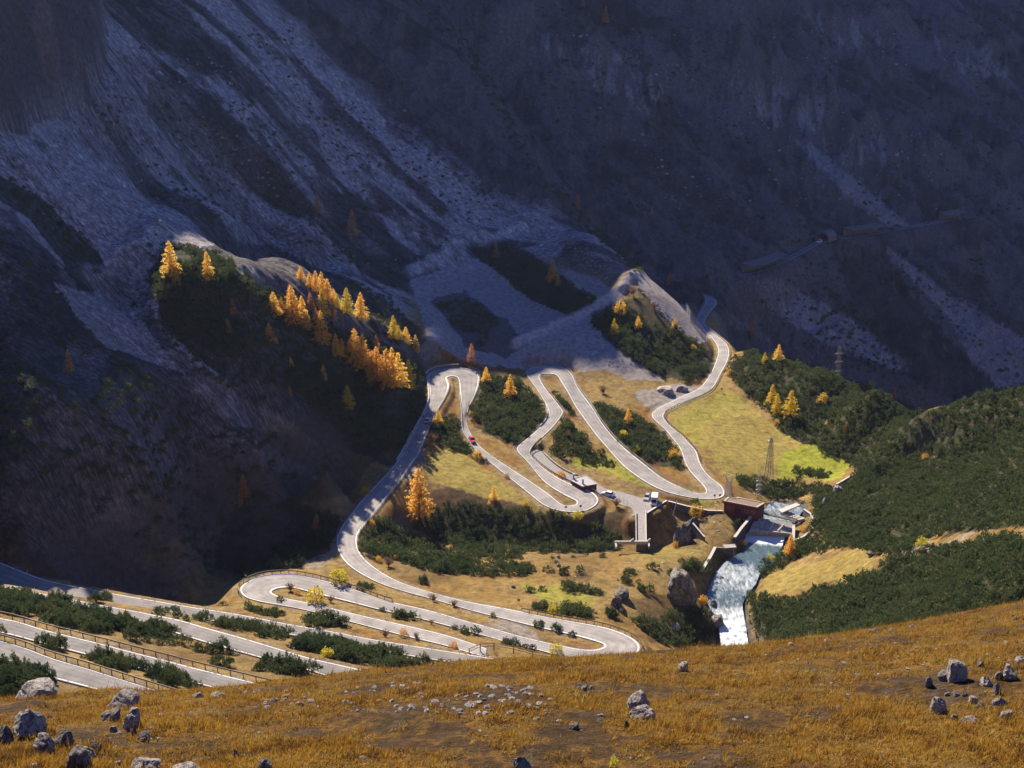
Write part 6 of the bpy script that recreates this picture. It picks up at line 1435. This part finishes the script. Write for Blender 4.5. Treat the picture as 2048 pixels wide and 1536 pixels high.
def portal():
    i = int(4.1*8); p = Cg[i]; d = Cg[i+1]-Cg[i-1]; rz = math.atan2(d[1], d[0]); t = thing('tunnel_portal', (p[0], p[1], p[2]), rz, 'dark arched tunnel mouth in the far shaded slope', 'tunnel')
    n = 14; ar = [(math.cos(math.pi*k/n)*3.4, math.sin(math.pi*k/n)*4.6) for k in range(n+1)]; au = [(math.cos(math.pi*k/n)*4.4, math.sin(math.pi*k/n)*5.6) for k in range(n+1)]
    m = MB()
    for k in range(n):
        (y0, z0), (y1, z1), (Y0_, Z0_), (Y1_, Z1_) = ar[k], ar[k+1], au[k], au[k+1]
        m.hexa([(0, y0, z0), (0, Y0_, Z0_), (0, Y1_, Z1_), (0, y1, z1)], [(9, y0, z0), (9, Y0_, Z0_), (9, Y1_, Z1_), (9, y1, z1)])
    m.obj('arch', M_CONCD, t)
    MB().add([(8.5, y, z) for y, z in ar]+[(8.5, 0, 0)], [(k, k+1, n+1) for k in range(n)]).obj('opening', M_DARK, t)
portal()

# ------------------------------------------------------------------ torrent
def water():
    m, nt, b = new_mat('torrent_water')
    at = N(nt, 'ShaderNodeAttribute', attribute_name='foam'); tc = N(nt, 'ShaderNodeTexCoord')
    mp = N(nt, 'ShaderNodeMapping'); mp.inputs['Scale'].default_value = (1.3, .4, 1); mp.inputs['Rotation'].default_value = (0, 0, .2); nt.links.new(tc.outputs['Object'], mp.inputs[0])
    n1 = noise(nt, .75, 10, mp.outputs[0], .75); n1.inputs['Distortion'].default_value = .6
    add = N(nt, 'ShaderNodeMath', operation='ADD'); nt.links.new(n1.outputs[0], add.inputs[0]); nt.links.new(at.outputs['Fac'], add.inputs[1])
    r = ramp(nt, add.outputs[0], [(.50, (0, 0, 0)), (.70, (.30, .30, .30)), (1.0, (1, 1, 1))])
    deep = ramp(nt, n1.outputs[0], [(.3, (.040,.070,.080)), (.7, (.095,.140,.155))])
    nt.links.new(mixn(nt, r.outputs[0], deep.outputs[0], (.70,.74,.77)), b.inputs['Base Color'])
    rr = ramp(nt, r.outputs[0], [(0, (.12,.12,.12)), (1, (.8,.8,.8))]); nt.links.new(rr.outputs[0], b.inputs['Roughness'])
    b.inputs['Specular IOR Level'].default_value = .5; bump(nt, b, n1.outputs[0], .4, .3)
    P = catmull(RVR, 24); wd = np.interp(np.linspace(0, len(RVR)-1, len(P)), np.arange(len(RVR)), rvw)
    T_ = np.gradient(P, axis=0); T_[:, 2] = 0; T_ /= np.linalg.norm(T_, axis=1)[:, None]; Nn = np.stack([-T_[:, 1], T_[:, 0], 0*T_[:, 0]], 1)
    K = 33; ts = np.linspace(-.62, .62, K)
    V_ = P[:, None]+Nn[:, None]*(ts[None, :, None]*wd[:, None, None])
    par = np.linspace(0, len(RVR)-1, len(P))
    rough = np.interp(par, [0, 1.5, 2.5, 3.2, 3.8, 5, 6, 7, 7.6, 8, 10], [.15, .1, .25, .35, .04, .12, .30, .22, .35, .6, .7])
    V_[..., 2] += (fbm(V_[..., 0]*.7, V_[..., 1]*.7, 4, 201)*.5)*rough[:, None]*1.1+.12
    foam = np.interp(par, [0, 1.6, 2.6, 2.85, 3.05, 3.3, 3.5, 4.8, 5.2, 5.6, 6.3, 6.8, 7.2, 7.6, 8.2, 10], [.15, .10, .15, .55, .62, .4, -.05, -.05, .16, .18, .16, .02, .05, .30, .42, .5])[:, None]+0*ts[None]
    me = mesh_np('torrent', V_.reshape(-1, 3), grid_faces(len(P), K), m, True)
    fa = me.attributes.new('foam', 'FLOAT', 'POINT'); fa.data.foreach_set('value', foam.ravel().astype(np.float32))
    struct(obj('torrent', me))
water()

# ------------------------------------------------------------------ rocks
def rock_mat(name, cols, sc=2.0):
    m, nt, b = new_mat(name)
    tc = N(nt, 'ShaderNodeTexCoord'); oi = N(nt, 'ShaderNodeObjectInfo')
    n1 = noise(nt, sc, 8, tc.outputs['Object'], .7); n2 = noise(nt, sc*4, 6, tc.outputs['Object'], .7)
    r = ramp(nt, n1.outputs[0], [(.28, cols[0]), (.48, cols[1]), (.68, cols[2])])
    l = ramp(nt, n2.outputs[0], [(.40, (.45,.43,.42)), (.52, (1,1,1)), (.75, (1.2,1.18,1.15))])
    c = mixn(nt, 1.0, r.outputs[0], l.outputs[0], 'MULTIPLY')
    hv = ramp(nt, oi.outputs['Random'], [(0, (.75,.73,.72)), (1, (1.2,1.17,1.12))]); c = mixn(nt, 1.0, c, hv.outputs[0], 'MULTIPLY')
    n3 = noise(nt, sc*1.7, 5, tc.outputs['Object'], .6); lm = ramp(nt, n3.outputs[0], [(.56, (0, 0, 0)), (.64, (.55, .55, .55))])
    c = mixn(nt, lm.outputs[0], c, (.36,.30,.17))
    n4 = noise(nt, sc*.8, 4, tc.outputs['Object'], .6); dk = ramp(nt, n4.outputs[0], [(.36, (.5,.48,.46)), (.46, (1, 1, 1))]); c = mixn(nt, 1.0, c, dk.outputs[0], 'MULTIPLY')
    nt.links.new(c, b.inputs['Base Color']); b.inputs['Roughness'].default_value = .9
    ad = N(nt, 'ShaderNodeMath', operation='ADD'); nt.links.new(n1.outputs[0], ad.inputs[0]); nt.links.new(n2.outputs[0], ad.inputs[1])
    bump(nt, b, ad.outputs[0], .8, .12)
    return m
M_ROCK = rock_mat('limestone', [(.17,.16,.15), (.33,.31,.29), (.48,.455,.425)])
M_ROCKD = rock_mat('dark_limestone', [(.08,.075,.075), (.15,.14,.14), (.24,.225,.22)])
def rock_mesh(seed, mat, planes=13, sub=3, rough=.07, flat=1.0):
    r = np.random.default_rng(seed); bm = bmesh.new(); bmesh.ops.create_icosphere(bm, subdivisions=sub, radius=1.0)
    D = np.array([v.co[:] for v in bm.verts]); D /= np.linalg.norm(D, axis=1)[:, None]
    n = r.normal(size=(planes, 3)); n /= np.linalg.norm(n, axis=1)[:, None]; h = r.uniform(.55, .95, planes)
    dd = D@n.T; rad = np.min(np.where(dd > .05, h/np.maximum(dd, .05), 9), axis=1); rad = np.minimum(rad, 1.15)
    P = D*rad[:, None]
    off = seed*3.7
    P = P*(1+rough*fbm(P[:, 0]*2.2+off, P[:, 1]*2.2+P[:, 2]*1.7, 4, seed)[:, None]+rough*.8*fbm(P[:, 2]*5+off, P[:, 0]*5-P[:, 1]*4, 3, seed+9)[:, None])
    P[:, :] -= (P.max(0)+P.min(0))/2; P /= (P.max(0)-P.min(0))/2
    for v, p in zip(bm.verts, P): v.co = p
    me = bpy.data.meshes.new('rock'); bm.to_mesh(me); bm.free(); me.materials.append(mat); return me
ROCKS = [rock_mesh(i, M_ROCK if i % 3 else M_ROCKD, 11+i % 6, 4 if i < 8 else 3, .09+.03*(i % 3)) for i in range(14)]
M_PEB = rock_mat('pale_stone', [(.26,.25,.23), (.46,.44,.41), (.60,.58,.55)])
PEBBLES = [rock_mesh(40+i, M_PEB, 9, 2, .06) for i in range(6)]
SKIRT = []
def boulder(u, vb, w, h, var, label, ymin=0, group='boulders on the slope', name='boulder', sink=.5, rz=None):
    p = hit(u, vb-h*.15, ymin); s = px_m(p.y); W = w/s; Hh = h/s/.9
    o = obj(name, ROCKS[var % len(ROCKS)]); o.scale = (W/2, W/2*.85, Hh*(1+sink)/2); o.location = (p.x, p.y, p.z+Hh*(1-sink)/2-.02)
    o.rotation_euler = (random.uniform(-.12, .12), random.uniform(-.15, .15), random.uniform(0, 6.28) if rz is None else rz)
    if ymin == 0: SKIRT.append((p.x, p.y, W))
    return tag(o, label, 'boulder', group)
FB = [(71,1404,107,40,1,'broad ridged grey boulder on the skyline edge at far left'),(249,1420,80,34,2,'pale flat topped slab boulder leaning on two darker ones'),(223,1446,48,27,3,'dark squat boulder under the left end of the pale slab'),(266,1462,56,47,4,'upright grey boulder under the right end of the pale slab'),
 (57,1478,86,55,5,'largest rounded grey boulder near the left edge'),(8,1494,50,43,6,'dark boulder cut by the left edge beside the largest one'),(90,1514,58,44,7,'rounded grey boulder in front of the largest one'),(132,1504,41,36,9,'dark rough boulder right of the rounded one in the lower left pile'),
 (163,1544,60,50,0,'dark grey boulder at the bottom of the lower left pile'),(178,1518,40,26,1,'lichen pale boulder behind the dark bottom one'),(193,1503,26,21,3,'small dark boulder above the lower left pile'),(287,1548,82,34,2,'long pale wedge boulder at the bottom edge'),
 (370,1550,78,22,8,'low flat boulder at the bottom edge right of the wedge one'),(238,1536,21,17,10,'small pinkish rock left of the wedge boulder'),(291,1488,29,24,3,'dark wedge rock below the leaning slab group'),(268,1472,17,20,6,'bluish rock below the upright boulder'),(227,1466,20,16,7,'pale rock left below the upright boulder'),
 (396,1397,27,13,4,'flat grey rock at the end of the near guardrail'),(440,1399,50,15,5,'low ledge of grey rock on the crest right of the guardrail end'),(472,1520,19,22,2,'white angular rock standing in the turf'),(125,1468,17,10,9,'small dark rock between the two boulder groups'),(66,1540,25,15,1,'small pale rock at the bottom left edge'),
 (382,1461,12,8,2,'single whitish stone in the turf right of the leaning slab'),(1366,1345,27,21,7,'round pale boulder alone near the crest'),(1158,1380,21,14,5,'pale rock, left of three in a row near the crest'),(1169,1382,17,13,8,'white rock, middle of three in a row near the crest'),(1184,1380,13,10,10,'white rock, right of three in a row near the crest'),
 (1279,1424,64,36,1,'layered grey boulder with shadowed front in the middle of the slope'),(1283,1441,60,27,4,'lower grey boulder under the layered one'),(1254,1458,14,18,6,'small pale rock left under the layered boulder'),(1148,1459,25,14,3,'grey rock sunk in the turf left of the layered boulder'),(1043,1544,45,32,2,'pale boulder cut by the bottom edge near the middle'),
 (529,1544,36,30,7,'white rounded boulder at the bottom edge'),(1912,1366,52,42,10,'pointed grey boulder at the top of the right hand ring of rocks'),(1888,1364,35,23,3,'dark boulder left under the pointed one'),(1857,1376,19,25,8,'pale upright rock at the left of the ring'),(2018,1362,44,30,11,'pale angular boulder at the right edge of the ring'),
 (1996,1360,26,19,6,'dark rock against the pale angular boulder'),(1960,1335,19,15,2,'pale pointed rock above the ring'),(1972,1372,33,20,13,'grey boulder on the inside right of the ring'),(1993,1392,23,25,5,'grey upright rock right of the gap in the ring'),(2039,1327,25,15,4,'grey rock cut by the right edge above the ring'),
 (1876,1430,44,38,1,'big pale boulder at the lower left of the ring'),(1946,1408,25,18,7,'grey rock on the lower side of the ring'),(1962,1416,17,14,2,'small pale rock on the lower side of the ring'),(1911,1395,22,14,8,'whitish rock on the left rim of the ring'),(1894,1393,13,10,10,'tiny white rock on the left rim of the ring'),(1929,1394,15,14,11,'small grey rock on the middle rim of the ring'),
 (1998,1412,33,19,13,'pale flat rock at the right rim of the ring'),(2013,1436,31,17,10,'pale rock at the lower right of the ring'),(1937,1448,38,15,4,'long low rock at the bottom of the ring'),(1908,1441,19,14,7,'small rock beside the big pale boulder of the ring'),
 (1752,1266,29,9,12,'flat white stone on the right crest, left one'),(1783,1264,15,8,8,'white stone on the right crest beside a flat one'),(1826,1257,19,8,2,'grey stone on the right crest'),(2033,1242,15,10,5,'pale stone near the right edge of the crest'),(1655,1286,17,8,8,'white stone on the crest above the torrent'),
 (1583,1292,17,7,10,'flat pale stone on the crest right of the torrent'),(1618,1329,14,8,2,'small white stone below the right crest'),(513,1386,22,8,2,'flat white stone on the crest left of the middle'),(600,1412,18,10,10,'white stone under the crest left of the middle'),(548,1403,26,8,12,'long flat stone under the crest left of the middle')]
for q in FB: boulder(*q)
MBd = [(1365,1204,74,60,0,'huge grey boulder beside the torrent'),(1244,1199,39,18,3,'dark rounded boulder on the brown slope'),(1233,1213,29,20,6,'dark boulder leaning below another on the brown slope'),(1351,1261,25,14,2,'pale boulder among pines by the torrent'),(1433,1257,36,24,3,'dark wet boulder at the edge of the white water'),(1428,1218,22,16,6,'dark boulder on the torrent bank below the huge one'),
 (1675,990,25,18,7,'pale boulder on the tan bank behind the weir'),(1652,1012,20,16,2,'pale angular boulder above the weir bank'),(1117,1117,10,7,8,'grey stone with its twin on the meadow, upper one'),(1117,1134,11,7,5,'grey stone with its twin on the meadow, lower one'),(1027,1176,9,6,9,'small dark stone on the meadow edge'),(1056,1184,11,7,2,'pale stone beside a low pine on the meadow'),
 (1243,1223,13,8,4,'small grey stone below the dark boulders'),(1744,1112,26,9,12,'pale flat slab at the edge of the pine hillside'),(1444,1163,14,9,3,'dark rock in the middle of the torrent'),(1433,1150,10,7,6,'dark rock breaking the rapids, upper left'),(1462,1147,9,6,9,'dark rock breaking the rapids, upper right'),(1437,1146,8,5,3,'small dark rock in the rapids'),
 (1312,1093,8,4,8,'white stone near the dam coping'),(1342,1198,7,5,2,'small stone left of the huge boulder'),(349,1196,19,12,3,'dark boulder beside the shaded upper road leg'),(1330,786,40,11,7,'long grey rubble heap beside the gravel lay-by'),(1362,783,30,10,5,'low grey rubble heap at the right of the gravel lay-by'),
 (1385,1072,30,30,9,'jagged dark rock knob with a shrub beside the gully, upper part'),(1366,1092,44,40,6,'jagged dark rock knob beside the gully, lower part')]
for q in MBd: boulder(*q, ymin=150, group='boulders in the valley', sink=.55)
srng = np.random.default_rng(99)
def stones(P, n, lo, hi, label, group, ymin=0):
    P = np.array(P, float); u0, v0 = P.min(0); u1, v1 = P.max(0); k = 0
    while k < n:
        u, v = srng.uniform(u0, u1), srng.uniform(v0, v1)
        if not poly_mask(np.array([u]), np.array([v]), P)[0]: continue
        p = hit(u, v, ymin); w = 1.25*srng.uniform(lo, hi)*srng.uniform(.6, 1.0)/px_m(p.y)
        o = obj('stone', PEBBLES[int(srng.integers(6))]); o.scale = (w/2, w/2*srng.uniform(.6, 1), w/2*srng.uniform(.3, .6)); o.location = (p.x, p.y, p.z+.02); o.rotation_euler = (srng.uniform(-.3, .3), srng.uniform(-.3, .3), srng.uniform(0, 6.28))
        tag(o, label, 'stone', group); k += 1
stones([(480,1385),(760,1368),(760,1425),(480,1415)], 55, 6, 15, 'small pale stone scattered under the left crest', 'stones under the left crest')
stones([(770,1365),(1060,1375),(1130,1400),(1040,1435),(780,1425)], 100, 6, 18, 'small white stone in the scattered band under the middle crest', 'stones under the middle crest')
stones([(1500,1310),(1750,1285),(2040,1260),(2040,1320),(1800,1360),(1550,1380)], 80, 4, 11, 'small pale stone on the bare patch below the right crest', 'stones below the right crest')
stones([(300,1410),(1850,1380),(1850,1530),(300,1530)], 60, 5, 13, 'small stone sunk in the ochre turf of the near slope', 'stones in the turf')
stones([(200,1440),(310,1440),(310,1500),(200,1500)], 14, 6, 13, 'small stone under the leaning slab group', 'stones under the slab group')
stones([(1280,1120),(1400,1020),(1450,1040),(1420,1110)], 16, 4, 8, 'small white stone on the grass before the valve house', 'stones before the valve house', 150)
stones([(1000,1130),(1330,1120),(1330,1200),(1000,1180)], 20, 3, 6, 'small stone on the ochre meadow', 'stones on the meadow', 150)

# loose blocks strewn over the scree
def blocks():
    bm = bmesh.new(); bmesh.ops.create_icosphere(bm, subdivisions=1, radius=1.0); bv = np.array([v.co[:] for v in bm.verts]); bf = np.array([[v.index for v in f.verts] for f in bm.faces]); bm.free()
    r = np.random.default_rng(61); VV = []; FF = []; n = 0
    for P, cnt, lo, hi in [([(60,300),(300,120),(620,60),(960,330),(1000,440),(820,560),(640,520),(420,440),(250,480),(60,420)], 1500, .25, .95), ([(110,580),(260,640),(400,780),(330,720),(200,680)], 220, .25, .8), ([(940,330),(1080,420),(1250,540),(1190,600),(1040,520)], 500, .25, .8), ([(1260,560),(1330,620),(1400,690),(1330,640)], 120, .25, .7), ([(1480,580),(1700,640),(1830,730),(1640,680)], 200, .3, .9), ([(1760,480),(1900,570),(2040,700),(2040,820),(1900,680)], 260, .3, .9), ([(1080,60),(1900,60),(1900,420),(1350,420)], 500, .5, 1.5), ([(1090,660),(1200,640),(1330,760),(1200,740)], 160, .2, .6)]:
        P = np.array(P, float); u0, v0 = P.min(0); u1, v1 = P.max(0); k = 0
        while k < cnt:
            u, v = r.uniform(u0, u1), r.uniform(v0, v1)
            if not poly_mask(np.array([u]), np.array([v]), P)[0]: continue
            k += 1
            if float(fbm((u-v)/60, (u+v)/200, 3, 131)) < -.1: continue
            p = hit(u, v, 300); s_ = lo+(hi-lo)*r.random()**4
            q = bv*r.uniform(.6, 1.1, (len(bv), 1))*np.array([r.uniform(.7, 1.3), r.uniform(.7, 1.3), r.uniform(.5, .9)])*s_+np.array([p.x, p.y, p.z+.1*s_])
            VV.append(q); FF.append(bf+n); n += len(bv)
    o = obj('scree_blocks', mesh_np('scree_blocks', np.vstack(VV), [np.vstack(FF)], M_ROCK)); tag(o, 'loose grey blocks strewn over the shaded scree slopes', 'rubble', None, 'stuff')
blocks()

# ------------------------------------------------------------------ turf of the near knoll
M_TURF, nt_, b_ = new_mat('dry_turf')
geo_ = N(nt_, 'ShaderNodeNewGeometry'); na_ = noise(nt_, .42, 6, geo_.outputs['Position'], .68); nb_ = noise(nt_, 1.9, 4, geo_.outputs['Position'], .6)
sm_ = N(nt_, 'ShaderNodeMath', operation='ADD'); nt_.links.new(na_.outputs[0], sm_.inputs[0]); nt_.links.new(nb_.outputs[0], sm_.inputs[1])
mr_ = N(nt_, 'ShaderNodeMapRange'); nt_.links.new(sm_.outputs[0], mr_.inputs[0]); mr_.inputs[1].default_value = .74; mr_.inputs[2].default_value = 1.26; mr_.inputs[4].default_value = .70
is_ = N(nt_, 'ShaderNodeMath', operation='MULTIPLY_ADD'); nt_.links.new(geo_.outputs['Random Per Island'], is_.inputs[0]); is_.inputs[1].default_value = .30; nt_.links.new(mr_.outputs[0], is_.inputs[2])
rt_ = ramp(nt_, is_.outputs[0], [(.05, (.050,.030,.012)), (.28, (.11,.060,.015)), (.45, (.25,.125,.018)), (.60, (.43,.235,.030)), (.74, (.19,.155,.036)), (.92, (.52,.36,.10))])
nt_.links.new(rt_.outputs[0], b_.inputs['Base Color'])
tl_ = N(nt_, 'ShaderNodeBsdfTranslucent'); nt_.links.new(rt_.outputs[0], tl_.inputs[0]); mx_ = N(nt_, 'ShaderNodeMixShader'); mx_.inputs[0].default_value = .35
nt_.links.new(b_.outputs[0], mx_.inputs[1]); nt_.links.new(tl_.outputs[0], mx_.inputs[2]); nt_.links.new(mx_.outputs[0], nt_.nodes['Material Output'].inputs[0])
grng = np.random.default_rng(5)
def turf(n, name, label, ln, wd, ylo, yhi, lean, dens):
    yy = np.exp(grng.uniform(math.log(ylo), math.log(yhi), n)); cc_ = grng.uniform(-.62, .62, n); xx = cc_*yy
    mk = fbm(xx/1.6, yy/2.2, 4, 95)+.5*fbm(xx/6, yy/6, 3, 96)
    cl_ = vnoise(xx*2.2, yy*2.2, 301)
    ok = (grng.uniform(-.55, .45, n)+.12 > mk*dens-(cl_-.5)*.9)
    yc = np.interp(cc_, GC, Yc); ok &= yy < yc+14; hk = vnoise(xx*.55+9, yy*.55, 305)
    xx, yy, hk = xx[ok], yy[ok], hk[ok]; m = len(xx); zz = H(xx, yy)
    k = 4
    C = np.repeat(np.stack([xx, yy, zz-.02], 1), k, 0)+grng.normal(size=(m*k, 3))*np.array([.05, .05, 0])
    D = grng.normal(size=(m*k, 3))*lean+np.array([.25, -.1, 1])
    S_ = grng.uniform(.5, 1.2, m*k)*ln*(.35+1.3*np.repeat(vnoise(xx*1.3, yy*1.3, 303)*.5+hk*.5, k))
    V_ = blades(C, D, S_, grng.uniform(.7, 1.3, m*k)*wd, grng, 'tri')
    o = obj(name, quads_mesh(name, V_, M_TURF)); tag(o, label, 'grass', None, 'stuff')
turf(195000, 'turf_grass', 'dry ochre grass covering the near slope', .17, .030, 24, 88, .6, 1.45)
turf(11500, 'tall_dry_grass', 'tall dry orange grass tufts on the near slope', .42, .022, 30, 88, .28, 2.5)
# grass grown up against the boulders
def skirts():
    xs, ys = [], []
    for x, y, W in SKIRT:
        if W < .75: continue
        n = int(30+90*W); a = grng.uniform(0, 6.28, n); q = W*.5*grng.uniform(.85, 1.35, n); xs.append(x+np.cos(a)*q); ys.append(y+np.sin(a)*q*.9)
    xx, yy = np.concatenate(xs), np.concatenate(ys); zz = H(xx, yy); k = 5; m = len(xx)
    C = np.repeat(np.stack([xx, yy, zz-.02], 1), k, 0)+grng.normal(size=(m*k, 3))*np.array([.05, .05, 0]); D = grng.normal(size=(m*k, 3))*.4+np.array([.2, -.1, 1])
    o = obj('grass_tufts', quads_mesh('grass_tufts', blades(C, D, grng.uniform(.12, .26, m*k), grng.uniform(.02, .035, m*k), grng, 'tri'), M_TURF)); tag(o, 'dry grass tufts grown against the boulders', 'grass', None, 'stuff')
skirts()
# yellow flowering plant at the bottom edge
p = hit(1228, 1534)
t = thing('leafy_plant', (p.x, p.y, p.z), 0, 'small yellow green leafy plant at the bottom edge', 'plant'); t.scale = (.10, .10, .17)
obj('crown', SHRUB['yellow'][1], t); obj('stem', SHRUB_STEM, t)

# ------------------------------------------------------------------ the blue air between
HZ = 0.000025
mh = bpy.data.materials.new('haze'); mh.use_nodes = True; nth = mh.node_tree
nth.nodes.remove(nth.nodes['Principled BSDF'])
pv = nth.nodes.new('ShaderNodeVolumePrincipled'); pv.inputs['Density'].default_value = HZ; pv.inputs['Color'].default_value = (.55, .66, 1.0, 1); pv.inputs['Anisotropy'].default_value = .25
nth.links.new(pv.outputs[0], nth.nodes['Material Output'].inputs['Volume'])
top = float(max(Z.max(), 5.0))+8; bot = float(Z.min())-1
bx0, bx1 = float(X.min())-20, float(X.max())+20
tag(obj('haze', MB().box(((bx0+bx1)/2, 1080, (top+bot)/2), (bx1-bx0, 2320, top-bot)).mesh('haze', mh)), None, None, None, 'stuff')
